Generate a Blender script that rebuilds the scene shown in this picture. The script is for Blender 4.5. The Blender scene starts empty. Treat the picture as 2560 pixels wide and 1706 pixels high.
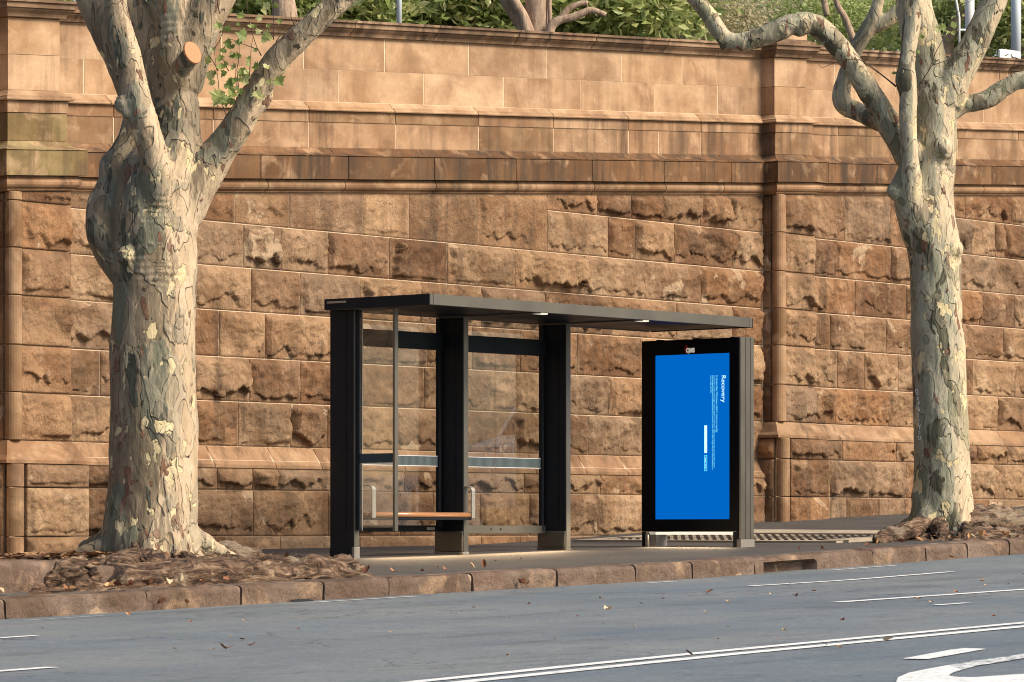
import bpy, bmesh, math, random
import numpy as np
from math import radians, sin, cos, tan, pi, sqrt
random.seed(7); rng = np.random.default_rng(11)
SC = bpy.context.scene; COL = SC.collection

# ---------------------------------------------------------------- camera, sky, sun, exposure
TH = radians(50); CT, ST = cos(TH), sin(TH)
FP, HZ = 9155.0, 1327.0                       # focal length and eye level in photo pixels
CX, CY = -27*tan(TH), -27.0                   # camera stands on the far side of the road, eye at z = 0
cam = bpy.data.cameras.new('camera'); cam.sensor_width = 36; cam.lens = 36*FP/2560
cam.shift_y = (HZ-853)/2560; cam.clip_start = 1; cam.clip_end = 400
cam.dof.use_dof = True; cam.dof.focus_distance = 36.5; cam.dof.aperture_fstop = 16.0
co = bpy.data.objects.new('camera', cam); COL.objects.link(co)
co.location = (CX, CY, 0); co.rotation_euler = (radians(90), 0, -TH); SC.camera = co

SUN_DIR = (0.22, -0.80, 0.68)                 # towards the sun
w = bpy.data.worlds.new('World'); SC.world = w; w.use_nodes = True
nt = w.node_tree; bg = nt.nodes['Background']; sky = nt.nodes.new('ShaderNodeTexSky')
sky.sky_type = 'NISHITA'; sky.sun_disc = False
az = math.atan2(SUN_DIR[0], SUN_DIR[1]); el = math.atan2(SUN_DIR[2], math.hypot(*SUN_DIR[:2]))
sky.sun_elevation = el; sky.sun_rotation = az; sky.dust_density = 2.5; sky.air_density = 1.0
nt.links.new(sky.outputs[0], bg.inputs[0]); bg.inputs[1].default_value = 0.085
sl = bpy.data.lights.new('sun', 'SUN'); sl.energy = 2.7; sl.angle = radians(26); sl.color = (1, .90, .74)
so = bpy.data.objects.new('sun', sl); COL.objects.link(so)
from mathutils import Vector, Matrix
so.rotation_euler = Vector(SUN_DIR).to_track_quat('Z', 'Y').to_euler()
SC.view_settings.view_transform = 'Standard'; SC.view_settings.look = 'None'
SC.view_settings.gamma = 1; SC.view_settings.exposure = 0.92
SC.cycles.max_bounces = 8; SC.cycles.transparent_max_bounces = 16
SC.cycles.use_denoising = True; SC.cycles.sample_clamp_indirect = 4; SC.cycles.pixel_filter_type = 'BLACKMAN_HARRIS'; SC.cycles.filter_width = 1.0

# ---------------------------------------------------------------- measured geometry of the place
ZW = ([-60, -14, -5.05, -.8, 1.1, 2.4, 4.7, 8.2, 11, 60], [-.75, -.27, -.196, -.155, -.075, -.01, .12, .237, .352, 2.3])
ZF = ([-60, -13.27, -9.55, -4.57, 1.3, 60], [-1.95, -.678, -.579, -.457, -.248, 1.9])
KY = -6.04
def zw(s): return float(np.interp(s, *ZW))
def zf(s): return float(np.interp(s, *ZF))
def lift(s):
    t = min(1, max(0, (s+8.7)/(-1.6))); return .24*t*t*(3-2*t)
def gz(s, y):
    if y > KY:
        t = min(1, max(0, y/(KY+.3)))
        return zw(s)*(1-t)+(zf(s)+.16+lift(s)*min(1, max(0, (y+5.62)/.22)))*t
    return zf(s)
def ray(px, py, Y):
    X = (px-1280)/FP*Y
    return Vector((CX+X*CT+Y*ST, CY-X*ST+Y*CT, (HZ-py)/FP*Y))
def ons(px, y=0.0):                            # position along the wall seen at column px, on the plane y
    k = (px-1280)/FP; Y = (y-CY)/(CT-k*ST)
    return ray(px, 0, Y).x
def gnd(px, py):
    last = None; Y = 10.0
    while Y < 60:
        p = ray(px, py, Y); d = p.z-gz(p.x, p.y)
        if last is not None and last > 0 >= d: return Vector((p.x, p.y, gz(p.x, p.y)))
        last = d; Y += .03
    return ray(px, py, 40)

# ---------------------------------------------------------------- helpers
_perm = np.random.default_rng(3).permutation(256); _perm = np.concatenate([_perm, _perm, _perm])
_g = np.random.default_rng(4).normal(size=(256, 3)); _g /= np.linalg.norm(_g, axis=1)[:, None]
def perlin(p):
    p = np.asarray(p, float); i = np.floor(p).astype(int); f = p-i; i &= 255
    u = f*f*f*(f*(f*6-15)+10); r = 0
    for dx in (0, 1):
        for dy in (0, 1):
            for dz in (0, 1):
                h = _perm[_perm[_perm[(i[..., 0]+dx) & 255]+((i[..., 1]+dy) & 255)]+((i[..., 2]+dz) & 255)]
                g = _g[h]; d = f-np.array([dx, dy, dz])
                wgt = (u[..., 0] if dx else 1-u[..., 0])*(u[..., 1] if dy else 1-u[..., 1])*(u[..., 2] if dz else 1-u[..., 2])
                r = r+wgt*(g*d).sum(-1)
    return r*1.6
def fbm(p, o=4, gain=.5):
    p = np.asarray(p, float); a, r = 1, 0
    for k in range(o): r = r+a*perlin(p*2**k+17.3*k); a *= gain
    return r
def mobj(name, V, Fc, mat, parent=None, loc=None, smooth=False, kind=None, label=None):
    V = np.asarray(V, float); l = np.array(loc if loc is not None else (0, 0, 0), float)
    me = bpy.data.meshes.new(name)
    if isinstance(Fc, np.ndarray):
        n, k = Fc.shape
        me.vertices.add(len(V)); me.vertices.foreach_set('co', (V-l).ravel())
        me.loops.add(n*k); me.loops.foreach_set('vertex_index', Fc.ravel().astype(np.int32))
        me.polygons.add(n); me.polygons.foreach_set('loop_start', np.arange(0, n*k, k, dtype=np.int32))
        me.update(calc_edges=True); me.validate()
    else:
        me.from_pydata([tuple(v-l) for v in V], [], Fc); me.update()
    if smooth: me.polygons.foreach_set('use_smooth', [True]*len(me.polygons))
    for m in (mat if isinstance(mat, (list, tuple)) else [mat]):
        me.materials.append(m)
    o = bpy.data.objects.new(name, me); COL.objects.link(o)
    o.location = l if parent is None else Vector(l)-parent_world(parent)
    if parent: o.parent = parent
    if kind: o['kind'] = kind
    if label: o['label'] = label
    return o
_PW = {}
def parent_world(o):
    v = Vector(o.location)
    while o.parent: o = o.parent; v += Vector(o.location)
    return v
def thing(name, label, cat, loc=(0, 0, 0), group=None, kind=None):
    o = bpy.data.objects.new(name, None); COL.objects.link(o); o.location = loc; o.empty_display_size = .2
    if label: o['label'] = label
    if cat: o['category'] = cat
    if group: o['group'] = group
    if kind: o['kind'] = kind
    return o
def tag(o, label, cat, group=None):
    o['label'] = label; o['category'] = cat
    if group: o['group'] = group
    return o
BOXF = [(0, 3, 2, 1), (4, 5, 6, 7), (0, 1, 5, 4), (1, 2, 6, 5), (2, 3, 7, 6), (3, 0, 4, 7)]
def box(name, x0, x1, y0, y1, z0, z1, mat, parent=None, bev=.004, **k):
    x0, x1 = min(x0, x1), max(x0, x1); y0, y1 = min(y0, y1), max(y0, y1)
    c = ((x0+x1)/2, (y0+y1)/2, (z0+z1)/2)
    V = [(x0, y0, z0), (x1, y0, z0), (x1, y1, z0), (x0, y1, z0), (x0, y0, z1), (x1, y0, z1), (x1, y1, z1), (x0, y1, z1)]
    o = mobj(name, V, BOXF, mat, parent, c, **k)
    bev = min(bev, (x1-x0)*.3, (y1-y0)*.3, (z1-z0)*.3)
    if bev > .0008:
        bm = bmesh.new(); bm.from_mesh(o.data)
        bmesh.ops.bevel(bm, geom=bm.edges[:], offset=bev, segments=1, affect='EDGES')
        bm.to_mesh(o.data); bm.free()
    return o
def tube(P, R, n=10, cap=True):
    P = [Vector(p) for p in P]; V, Fc = [], []; up = Vector((.13, .31, 1)).normalized(); prev = None
    for i, p in enumerate(P):
        t = (P[min(i+1, len(P)-1)]-P[max(i-1, 0)]).normalized()
        if prev is None:
            a = t.cross(Vector((0, 0, 1)) if abs(t.z) < .9 else Vector((1, 0, 0))).normalized()
        else: a = (prev-t*prev.dot(t)).normalized()
        prev = a; b = t.cross(a); r = R[i] if hasattr(R, '__len__') else R
        for k in range(n):
            q = 2*pi*k/n; V.append(p+(a*cos(q)+b*sin(q))*r)
    for i in range(len(P)-1):
        for k in range(n):
            Fc.append((i*n+k, i*n+(k+1) % n, (i+1)*n+(k+1) % n, (i+1)*n+k))
    if cap:
        V.append(P[0]); V.append(P[-1]); a, b = len(V)-2, len(V)-1; m = (len(P)-1)*n
        for k in range(n): Fc.append((a, (k+1) % n, k)); Fc.append((b, m+k, m+(k+1) % n))
    return [tuple(v) for v in V], Fc
def smoothpath(P, R, sub=4):                  # Catmull-Rom
    P = [Vector(p) for p in P]; O, Q = [], []
    for i in range(len(P)-1):
        a, b, c, d = P[max(i-1, 0)], P[i], P[i+1], P[min(i+2, len(P)-1)]
        ra, rb, rc, rd = R[max(i-1, 0)], R[i], R[i+1], R[min(i+2, len(P)-1)]
        for k in range(sub):
            t = k/sub
            f = lambda A, B, Cc, D: .5*((2*B)+(Cc-A)*t+(2*A-5*B+4*Cc-D)*t*t+(3*B-A-3*Cc+D)*t**3)
            O.append(f(a, b, c, d)); Q.append(f(ra, rb, rc, rd))
    O.append(P[-1]); Q.append(R[-1]); return O, Q
def merge(parts):
    V, Fc = [], []
    for v, f in parts:
        n = len(V); V += list(v); Fc += [tuple(i+n for i in q) for q in f]
    return V, Fc

# ---------------------------------------------------------------- materials
def mat(name, rough=.6, metal=0, color=(.5, .5, .5), spec=.5):
    m = bpy.data.materials.new(name); m.use_nodes = True
    b = m.node_tree.nodes['Principled BSDF']
    b.inputs['Base Color'].default_value = (*color, 1); b.inputs['Roughness'].default_value = rough
    b.inputs['Metallic'].default_value = metal; b.inputs['Specular IOR Level'].default_value = spec
    return m
class NB:
    def __init__(s, m): s.m = m; s.t = m.node_tree; s.b = s.t.nodes['Principled BSDF']; s.L = s.t.links
    def n(s, ty, **k):
        x = s.t.nodes.new(ty)
        for a, v in k.items():
            if a[0] == 'i' and a[1:].isdigit(): x.inputs[int(a[1:])].default_value = v
            else: setattr(x, a, v)
        return x
    def lk(s, a, b): s.L.new(a, b)
    def coord(s, scale=(1, 1, 1), rnd=True, kind='Object', world=False):
        if world: o = s.n('ShaderNodeNewGeometry').outputs['Position']
        else: o = s.n('ShaderNodeTexCoord').outputs[kind]
        if rnd:
            r = s.n('ShaderNodeObjectInfo').outputs['Random']; m = s.n('ShaderNodeMath', operation='MULTIPLY'); s.lk(r, m.inputs[0]); m.inputs[1].default_value = 91.7
            a = s.n('ShaderNodeVectorMath', operation='ADD'); s.lk(o, a.inputs[0]); s.lk(m.outputs[0], a.inputs[1]); o = a.outputs[0]
        mp = s.n('ShaderNodeMapping'); s.lk(o, mp.inputs[0]); mp.inputs['Scale'].default_value = scale
        return mp.outputs[0]
    def noise(s, vec, scale, detail=4, rough=.55, dist=0):
        x = s.n('ShaderNodeTexNoise'); s.lk(vec, x.inputs['Vector']); x.inputs['Scale'].default_value = scale
        x.inputs['Detail'].default_value = detail; x.inputs['Roughness'].default_value = rough; x.inputs['Distortion'].default_value = dist
        return x.outputs[0]
    def ramp(s, fac, stops, interp='LINEAR'):
        x = s.n('ShaderNodeValToRGB'); s.lk(fac, x.inputs[0]); r = x.color_ramp; r.interpolation = interp
        while len(r.elements) < len(stops): r.elements.new(.5)
        for e, (p, c) in zip(r.elements, stops):
            e.position = p; e.color = (*c, 1) if hasattr(c, '__len__') else (c, c, c, 1)
        return x.outputs[0]
    def mix(s, fac, a, b, mode='MIX'):
        x = s.n('ShaderNodeMix', data_type='RGBA', blend_type=mode)
        for v, i in ((fac, 0), (a, 6), (b, 7)):
            if isinstance(v, (int, float)): x.inputs[i].default_value = v
            elif isinstance(v, tuple): x.inputs[i].default_value = (*v, 1)
            else: s.lk(v, x.inputs[i])
        return x.outputs[2]
    def math(s, op, a, b=0.0, c=0.0, clamp=False):
        x = s.n('ShaderNodeMath', operation=op, use_clamp=clamp)
        for i, v in enumerate((a, b, c)):
            if isinstance(v, (int, float)): x.inputs[i].default_value = v
            else: s.lk(v, x.inputs[i])
        return x.outputs[0]
    def bump(s, h, dist=.01, strength=1, prev=None):
        x = s.n('ShaderNodeBump'); s.lk(h, x.inputs['Height']); x.inputs['Distance'].default_value = dist; x.inputs['Strength'].default_value = strength
        if prev is not None: s.lk(prev, x.inputs['Normal'])
        return x.outputs[0]
    def out(s, col=None, normal=None, rough=None):
        if col is not None: s.lk(col, s.b.inputs['Base Color'])
        if normal is not None: s.lk(normal, s.b.inputs['Normal'])
        if rough is not None: s.lk(rough, s.b.inputs['Roughness'])
        return s.m

def stone_mat(name, rocky=True, stain=.3, tones=None, streak=.3):
    m = mat(name, .92, spec=.25); N = NB(m)
    c = N.coord(); cw = N.coord(rnd=False, world=True)
    rnd = N.n('ShaderNodeObjectInfo').outputs['Random']
    tones = tones or [(.44, .265, .145), (.29, .155, .078), (.38, .255, .16), (.53, .35, .205), (.22, .12, .064), (.44, .24, .118), (.35, .24, .155), (.50, .315, .175), (.26, .145, .08), (.42, .265, .15)]
    base = N.ramp(rnd, [(i/len(tones), t) for i, t in enumerate(tones)], 'LINEAR')
    big = N.noise(c, 2.2, 3, .5, .3)
    col = N.mix(N.ramp(big, [(.36, 0.), (.62, .9)]), base, N.mix(1., base, (.62, .55, .50), 'MULTIPLY'))
    lightn = N.noise(c, 3.1, 4, .6, .8)
    col = N.mix(N.ramp(lightn, [(.54, 0.), (.72, .55)]), col, (.56, .37, .225))
    bed = N.noise(N.coord((1.2, 1.2, 7)), 1.6, 3, .5, .5)
    col = N.mix(.22, col, N.ramp(bed, [(.35, (.75, .68, .6)), (.65, (1.15, 1.1, 1.05))]), 'MULTIPLY')
    # run-off streaks and soot
    st = N.noise(N.coord((7, 7, .55), rnd=False, world=True), 1.0, 5, .62)
    st2 = N.noise(cw, .55, 3, .5)
    lo_ = .43 if streak > .7 else .46
    f = N.math('MULTIPLY', N.ramp(st, [(lo_, 0.), (lo_+.2, 1.)]), N.ramp(st2, [(lo_-.08, 0.), (lo_+.14, 1.)]))
    col = N.mix(N.math('MULTIPLY', f, streak), col, (.065, .042, .027))
    so_ = N.noise(cw, 2.6, 5, .6)
    col = N.mix(N.math('MULTIPLY', N.ramp(so_, [(.52, 0.), (.66, 1.)]), stain), col, (.105, .07, .045))
    if rocky:
        sp = N.noise(c, 1.7, 5, .6, .6); col = N.mix(N.ramp(sp, [(.64, 0.), (.665, .7)]), col, (.56, .40, .255))
        cr_ = N.noise(c, 3.0, 6, .62, 1.2); col = N.mix(N.ramp(cr_, [(.486, 0.), (.496, .4), (.506, 0.)]), col, (.07, .04, .022))
    gr = N.noise(c, 38, 4, .7)
    col = N.mix(.5, col, N.ramp(gr, [(.3, (.80, .78, .76)), (.7, (1.15, 1.14, 1.13))]), 'MULTIPLY')
    if rocky:
        h1 = N.noise(c, 11, 7, .7, .6); h2 = N.noise(N.coord((1, 1, .6)), 34, 5, .7)
        nrm = N.bump(h2, .022, .9, N.bump(h1, .045, .9))
    else:
        h1 = N.noise(c, 9, 4, .6); h2 = N.noise(c, 90, 3, .6)
        nrm = N.bump(h2, .003, .5, N.bump(h1, .008, .5))
    return N.out(col, nrm)
M = {}
M['rock'] = stone_mat('rock_faced_sandstone', True, .45, None, .6)
M['ashlar'] = stone_mat('ashlar_sandstone', False, .12, [(.50, .335, .205), (.46, .30, .18), (.53, .36, .225), (.47, .30, .17), (.43, .285, .175)], .35)
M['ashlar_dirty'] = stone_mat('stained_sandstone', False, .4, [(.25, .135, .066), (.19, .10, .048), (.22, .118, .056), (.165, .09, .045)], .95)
M['ashlar_mid'] = stone_mat('weathered_sandstone', False, .35, [(.42, .265, .155), (.34, .20, .11), (.45, .295, .18), (.30, .185, .10)], .7)
M['coping'] = stone_mat('coping_sandstone', False, .7, [(.29, .19, .12), (.24, .16, .10), (.33, .22, .14)], 1.0)
M['kerb'] = stone_mat('kerb_sandstone', True, .5, [(.235, .17, .13), (.21, .15, .115), (.255, .185, .145)], .3)
M['mossy'] = stone_mat('mossy_sandstone', False, .5, [(.27, .20, .095), (.24, .175, .08), (.30, .225, .11)], .6)
m = mat('mortar', .95); N = NB(m); M['mortar'] = N.out(N.ramp(N.noise(N.coord(rnd=False), 12), [(.3, (.54, .38, .24)), (.7, (.74, .56, .38))]))

m = mat('road_asphalt', .62, spec=.5); N = NB(m); cw = N.coord(rnd=False, world=True)
a = N.noise(cw, 24, 6, .85); b = N.noise(cw, .5, 4, .5); c2 = N.noise(N.coord((.25, 2.2, 1), rnd=False, world=True), .6, 3, .5)
col = N.ramp(a, [(.26, (.085, .108, .125)), (.5, (.16, .188, .206)), (.64, (.22, .245, .262)), (.73, (.5, .52, .52))])
col = N.mix(.8, col, N.ramp(b, [(.35, (.82, .87, .9)), (.65, (1.15, 1.1, 1.05))]), 'MULTIPLY')
col = N.mix(.7, col, N.ramp(c2, [(.35, (.80, .86, .92)), (.65, (1.15, 1.06, .99))]), 'MULTIPLY')
vo = N.n('ShaderNodeTexVoronoi', feature='DISTANCE_TO_EDGE'); vv = N.n('ShaderNodeVectorMath', operation='ADD'); N.lk(cw, vv.inputs[0])
nn_ = N.n('ShaderNodeTexNoise'); N.lk(cw, nn_.inputs['Vector']); nn_.inputs['Scale'].default_value = 1.6; nn_.inputs['Detail'].default_value = 6; sc_ = N.n('ShaderNodeVectorMath', operation='SCALE'); N.lk(nn_.outputs[1], sc_.inputs[0]); sc_.inputs['Scale'].default_value = 1.5; N.lk(sc_.outputs[0], vv.inputs[1])
N.lk(vv.outputs[0], vo.inputs['Vector']); vo.inputs['Scale'].default_value = .33
crk = N.math('MULTIPLY', N.ramp(vo.outputs['Distance'], [(.0, 1.), (.006, 0.)]), N.ramp(N.noise(cw, .35, 2), [(.48, 0.), (.56, .8)]))
col = N.mix(crk, col, (.03, .035, .04))
oil = N.noise(N.coord((.5, 1.6, 1), rnd=False, world=True), 1.1, 5, .65); col = N.mix(N.ramp(oil, [(.56, 0.), (.70, .55)]), col, (.075, .082, .09))
sp_ = N.noise(N.coord((1, .22, 1), rnd=False, world=True), 5, 6, .8); col = N.mix(.6, col, N.ramp(sp_, [(.3, (.78, .80, .82)), (.7, (1.22, 1.2, 1.18))]), 'MULTIPLY')
M['road'] = N.out(col, N.bump(N.noise(cw, 9, 6, .8), .02, .35, N.bump(a, .012, .9)), N.ramp(b, [(.3, .5), (.7, .72)]))
m = mat('footpath_asphalt', .85); N = NB(m); cw = N.coord(rnd=False, world=True)
a = N.noise(cw, 40, 4, .75); b = N.noise(cw, 1.3, 4, .5)
col = N.ramp(a, [(.3, (.035, .032, .03)), (.6, (.07, .063, .056)), (.76, (.24, .21, .17))])
M['path'] = N.out(N.mix(.8, col, N.ramp(b, [(.35, (.75, .75, .78)), (.65, (1.3, 1.22, 1.1))]), 'MULTIPLY'), N.bump(a, .008, .8))
m = mat('road_paint', .6); N = NB(m); cw = N.coord(rnd=False, world=True)
a = N.noise(cw, 14, 7, .8)
M['paint'] = N.out(N.ramp(a, [(.34, (.20, .22, .23)), (.42, (.62, .62, .60)), (.55, (.80, .79, .76)), (.7, (.86, .85, .82))]), N.bump(a, .003, .5))
m = mat('worn_road_paint', .7); N = NB(m); cw = N.coord(rnd=False, world=True)
a = N.noise(cw, 17, 6, .75)
M['paint_worn'] = N.out(N.ramp(a, [(.42, (.10, .115, .12)), (.50, (.55, .56, .55)), (.6, (.72, .72, .70))]), None)
m = mat('concrete', .9); N = NB(m); c = N.coord()
M['concrete'] = N.out(N.mix(.6, N.ramp(N.noise(c, 5), [(.3, (.30, .24, .17)), (.7, (.46, .38, .28))]), N.ramp(N.noise(c, 80), [(.3, (.75, .75, .75)), (.7, (1.2, 1.2, 1.2))]), 'MULTIPLY'), N.bump(N.noise(c, 40), .01, .6))

def bark(name, k=0, P1=(.41, .30, .19), P2=(.54, .41, .27), G1=(.175, .135, .085), G2=(.28, .215, .14), q1=((.17, .165, .115), (.36, .285, .19)), q2=((.085, .085, .062), (.33, .265, .18))):
    m = mat(name, .85, spec=.3); N = NB(m)
    c = N.coord((1, 1, .45), rnd=False); c1 = N.coord((1, 1, .62), rnd=False)
    def patch(vec, sc, lo, off, seed):
        v = N.n('ShaderNodeVectorMath', operation='ADD'); N.lk(vec, v.inputs[0]); v.inputs[1].default_value = (seed, seed*1.7, seed*.6)
        n = N.noise(v.outputs[0], sc, 3.0, .5, .25)
        return N.ramp(n, [(lo, 0.), (lo+.012, 1.)]), n
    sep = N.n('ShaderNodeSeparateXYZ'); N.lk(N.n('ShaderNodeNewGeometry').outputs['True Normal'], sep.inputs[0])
    # shading put into the colour: duller and darker away from sun, paler towards it
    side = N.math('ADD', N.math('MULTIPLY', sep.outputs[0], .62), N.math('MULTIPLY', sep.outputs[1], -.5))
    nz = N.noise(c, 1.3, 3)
    lit_side = N.ramp(N.math('ADD', side, N.math('MULTIPLY', N.math('SUBTRACT', nz, .5), .9)), [(-.55, 0.), (.25, 1.)])
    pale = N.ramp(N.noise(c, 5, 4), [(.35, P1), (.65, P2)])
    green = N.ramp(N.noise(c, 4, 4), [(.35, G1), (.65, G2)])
    col = N.mix(lit_side, green, pale)
    p1, n1 = patch(c, 2.9, .555, 0, 3.1 + k); col = N.mix(p1, col, N.mix(lit_side, *q1))
    p2, n2 = patch(c, 4.6, .58, 0, 9.4 + k); col = N.mix(p2, col, N.mix(lit_side, *q2))
    p3, n3 = patch(c1, 6.5, .615, 0, 14.2 + k); col = N.mix(p3, col, (.60, .49, .28))
    p4, n4 = patch(c, 8.0, .645, 0, 21.9 + k); col = N.mix(p4, col, (.20, .105, .065))
    p5, n5 = patch(c1, 11, .70, 0, 33.3 + k); col = N.mix(p5, col, (.06, .045, .03))
    def rim(n, lo, wd=.010):
        return N.ramp(n, [(lo-wd, 0.), (lo, 1.), (lo+wd, 0.)])
    v6 = N.n('ShaderNodeVectorMath', operation='ADD'); N.lk(c, v6.inputs[0]); v6.inputs[1].default_value = (5+k, 2, 8)
    n6 = N.noise(v6.outputs[0], 3.6, 2.5, .5, .4)
    ln = N.math('MAXIMUM', N.math('MAXIMUM', rim(n6, .46, .006), rim(n6, .55, .006)), N.math('MAXIMUM', rim(n1, .553), N.math('MAXIMUM', rim(n2, .578), rim(n3, .613))))
    col = N.mix(N.math('MULTIPLY', ln, .14), col, (.07, .05, .035))
    st6 = N.ramp(n6, [(.455, 0.), (.465, 1.), (.545, 1.), (.555, 0.)]); col = N.mix(N.math('MULTIPLY', st6, .16), col, (.62, .52, .38))
    fine = N.noise(N.coord((1, 1, .3), rnd=False), 34, 5, .65)
    col = N.mix(.55, col, N.ramp(fine, [(.3, (.68, .67, .66)), (.7, (1.25, 1.23, 1.2))]), 'MULTIPLY')
    h = N.math('ADD', N.math('MULTIPLY', p1, .5), N.math('ADD', N.math('MULTIPLY', p2, .6), N.math('SUBTRACT', N.math('MULTIPLY', p4, .8), N.math('MULTIPLY', p3, .7))))
    nrm = N.bump(N.math('ADD', h, st6), .02, .9); nrm = N.bump(fine, .02, .65, nrm)
    return N.out(col, nrm)
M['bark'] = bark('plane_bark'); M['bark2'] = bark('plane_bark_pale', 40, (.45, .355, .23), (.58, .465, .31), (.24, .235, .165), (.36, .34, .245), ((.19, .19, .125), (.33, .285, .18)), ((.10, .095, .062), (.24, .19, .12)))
m = mat('root_bark', .9); N = NB(m); c = N.coord(rnd=False)
rg = N.noise(N.coord((.55, 1.6, 2.6), rnd=False), 5.5, 6, .7, 1.6); rn = N.noise(c, 2.2, 4)
col = N.ramp(rg, [(.38, (.018, .010, .006)), (.47, (.085, .044, .024)), (.56, (.19, .115, .068)), (.70, (.40, .28, .18))])
col = N.mix(N.ramp(rn, [(.55, 0.), (.62, .6)]), col, (.34, .265, .18))
M['root'] = N.out(col, N.bump(rg, .05, 1.))
m = mat('grey_tree_bark', .9); N = NB(m); c = N.coord((1, 1, .25)); a = N.noise(c, 14, 5, .65)
M['bark_far'] = N.out(N.ramp(a, [(.3, (.22, .14, .09)), (.7, (.50, .36, .25))]), N.bump(a, .03, .8))
m = mat('twig', .85, color=(.07, .045, .03)); M['twig'] = m
def leafmat(name, c0, c1, c2, gloss=.4, trans=.35):
    m = mat(name, gloss); N = NB(m)
    att = N.n('ShaderNodeAttribute', attribute_name='tone').outputs['Fac']
    col = N.ramp(att, [(0, c0), (.55, c1), (1, c2)])
    N.out(col); t = N.n('ShaderNodeBsdfTranslucent'); N.lk(col, t.inputs[0])
    mx = N.n('ShaderNodeMixShader'); mx.inputs[0].default_value = trans
    N.lk(N.b.outputs[0], mx.inputs[1]); N.lk(t.outputs[0], mx.inputs[2])
    N.lk(mx.outputs[0], N.t.nodes['Material Output'].inputs[0]); return m
M['leaf_dark'] = leafmat('glossy_evergreen_leaf', (.10, .15, .05), (.40, .46, .15), (.85, .76, .38), .2, .5)
M['leaf_light'] = leafmat('light_green_leaf', (.26, .34, .11), (.50, .56, .22), (.80, .80, .45), .5, .55)
M['leaf_pink'] = leafmat('pale_shrub_leaf', (.22, .22, .10), (.55, .48, .28), (.80, .70, .50), .5, .5)
m = mat('plane_leaf', .5); N = NB(m); r = N.n('ShaderNodeObjectInfo').outputs['Random']
col = N.ramp(r, [(0, (.16, .22, .05)), (.6, (.33, .38, .11)), (1, (.62, .60, .28))]); col = N.mix(.5, col, N.ramp(N.noise(N.coord(), 25, 4), [(.3, (.7, .75, .6)), (.7, (1.2, 1.2, 1.2))]), 'MULTIPLY')
N.out(col); t = N.n('ShaderNodeBsdfTranslucent'); N.lk(col, t.inputs[0]); mx = N.n('ShaderNodeMixShader'); mx.inputs[0].default_value = .4
N.lk(N.b.outputs[0], mx.inputs[1]); N.lk(t.outputs[0], mx.inputs[2]); N.lk(mx.outputs[0], N.t.nodes['Material Output'].inputs[0]); M['leaf_plane'] = m
m = mat('dry_leaf', .8); N = NB(m); r = N.n('ShaderNodeObjectInfo').outputs['Random']
M['leaf_dry'] = N.out(N.ramp(r, [(0, (.12, .04, .02)), (.3, (.34, .14, .055)), (.7, (.52, .30, .13)), (1, (.66, .50, .32))]))
M['litter'] = leafmat('leaf_litter', (.05, .025, .012), (.20, .09, .04), (.38, .22, .10), .8, .1)

m = mat('dark_powder_coat', .34, color=(.010, .014, .019), spec=.12); N = NB(m)
M['dark'] = N.out(N.ramp(N.noise(N.coord((1, 1, .35), rnd=True), 3.5, 7, .75), [(.45, (.010, .014, .019)), (.75, (.017, .020, .025))]), N.bump(N.noise(N.coord(), 160, 2), .0006, .3), N.ramp(N.noise(N.coord(), 3), [(.3, .42), (.7, .55)]))
m = mat('bronze_aluminium', .42, metal=.55, color=(.17, .145, .115)); N = NB(m)
M['alu'] = N.out(N.ramp(N.noise(N.coord(), 2, 3), [(.3, (.115, .105, .085)), (.7, (.15, .135, .11))]), None, N.ramp(N.noise(N.coord(), 6), [(.3, .36), (.7, .5)]))
M['steel'] = mat('brushed_steel', .5, .6, (.34, .32, .28)); M['foot'] = mat('zinc_foot', .6, .3, (.24, .215, .185))
m = mat('galvanised', .45, metal=.0, color=(.62, .67, .70)); M['galv'] = m
M['bezel'] = mat('black_glass_bezel', .45, 0, (.003, .004, .006), .08); M['black'] = mat('black_rubber', .7, 0, (.012, .012, .013))
m = mat('seat_timber', .22, color=(.36, .17, .075)); M['seat'] = m
M['white'] = mat('white_paint', .5, 0, (.78, .76, .72)); M['cut'] = None
m = mat('fresh_cut_wood', .8); N = NB(m)
wv = N.n('ShaderNodeTexWave', wave_type='RINGS', rings_direction='Z', i1=12.0); N.lk(N.coord(rnd=False), wv.inputs[0]); wv.inputs['Distortion'].default_value = .8
M['cut'] = N.out(N.mix(.75, N.ramp(wv.outputs[1], [(.2, (.42, .17, .07)), (.7, (.62, .30, .15))]), (.56, .25, .12)))
def emit(name, c, s):
    m = bpy.data.materials.new(name); m.use_nodes = True; t = m.node_tree; t.nodes.clear()
    e = t.nodes.new('ShaderNodeEmission'); o = t.nodes.new('ShaderNodeOutputMaterial'); e.inputs[0].default_value = (*c, 1); e.inputs[1].default_value = s
    t.links.new(e.outputs[0], o.inputs[0]); return m
M['screen'] = emit('lit_blue_screen', (.0, .112, .47), .64); M['cyan'] = emit('lit_cyan', (.10, .62, .74), .8); M['cyan_text'] = emit('lit_text', (.16, .66, .76), .75)
M['screen_hi'] = emit('lit_pale', (.50, .86, .95), .8); M['led'] = emit('lit_strip', (1, .92, .72), .55)
M['logo'] = emit('lit_logo', (.75, .66, .55), .33); M['logo_red'] = emit('lit_logo_red', (.30, .02, .02), .35)
m = bpy.data.materials.new('clear_glass'); m.use_nodes = True; t = m.node_tree; t.nodes.clear()
o = t.nodes.new('ShaderNodeOutputMaterial'); tr = t.nodes.new('ShaderNodeBsdfTransparent'); tr.inputs[0].default_value = (.95, .955, .945, 1)
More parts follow.
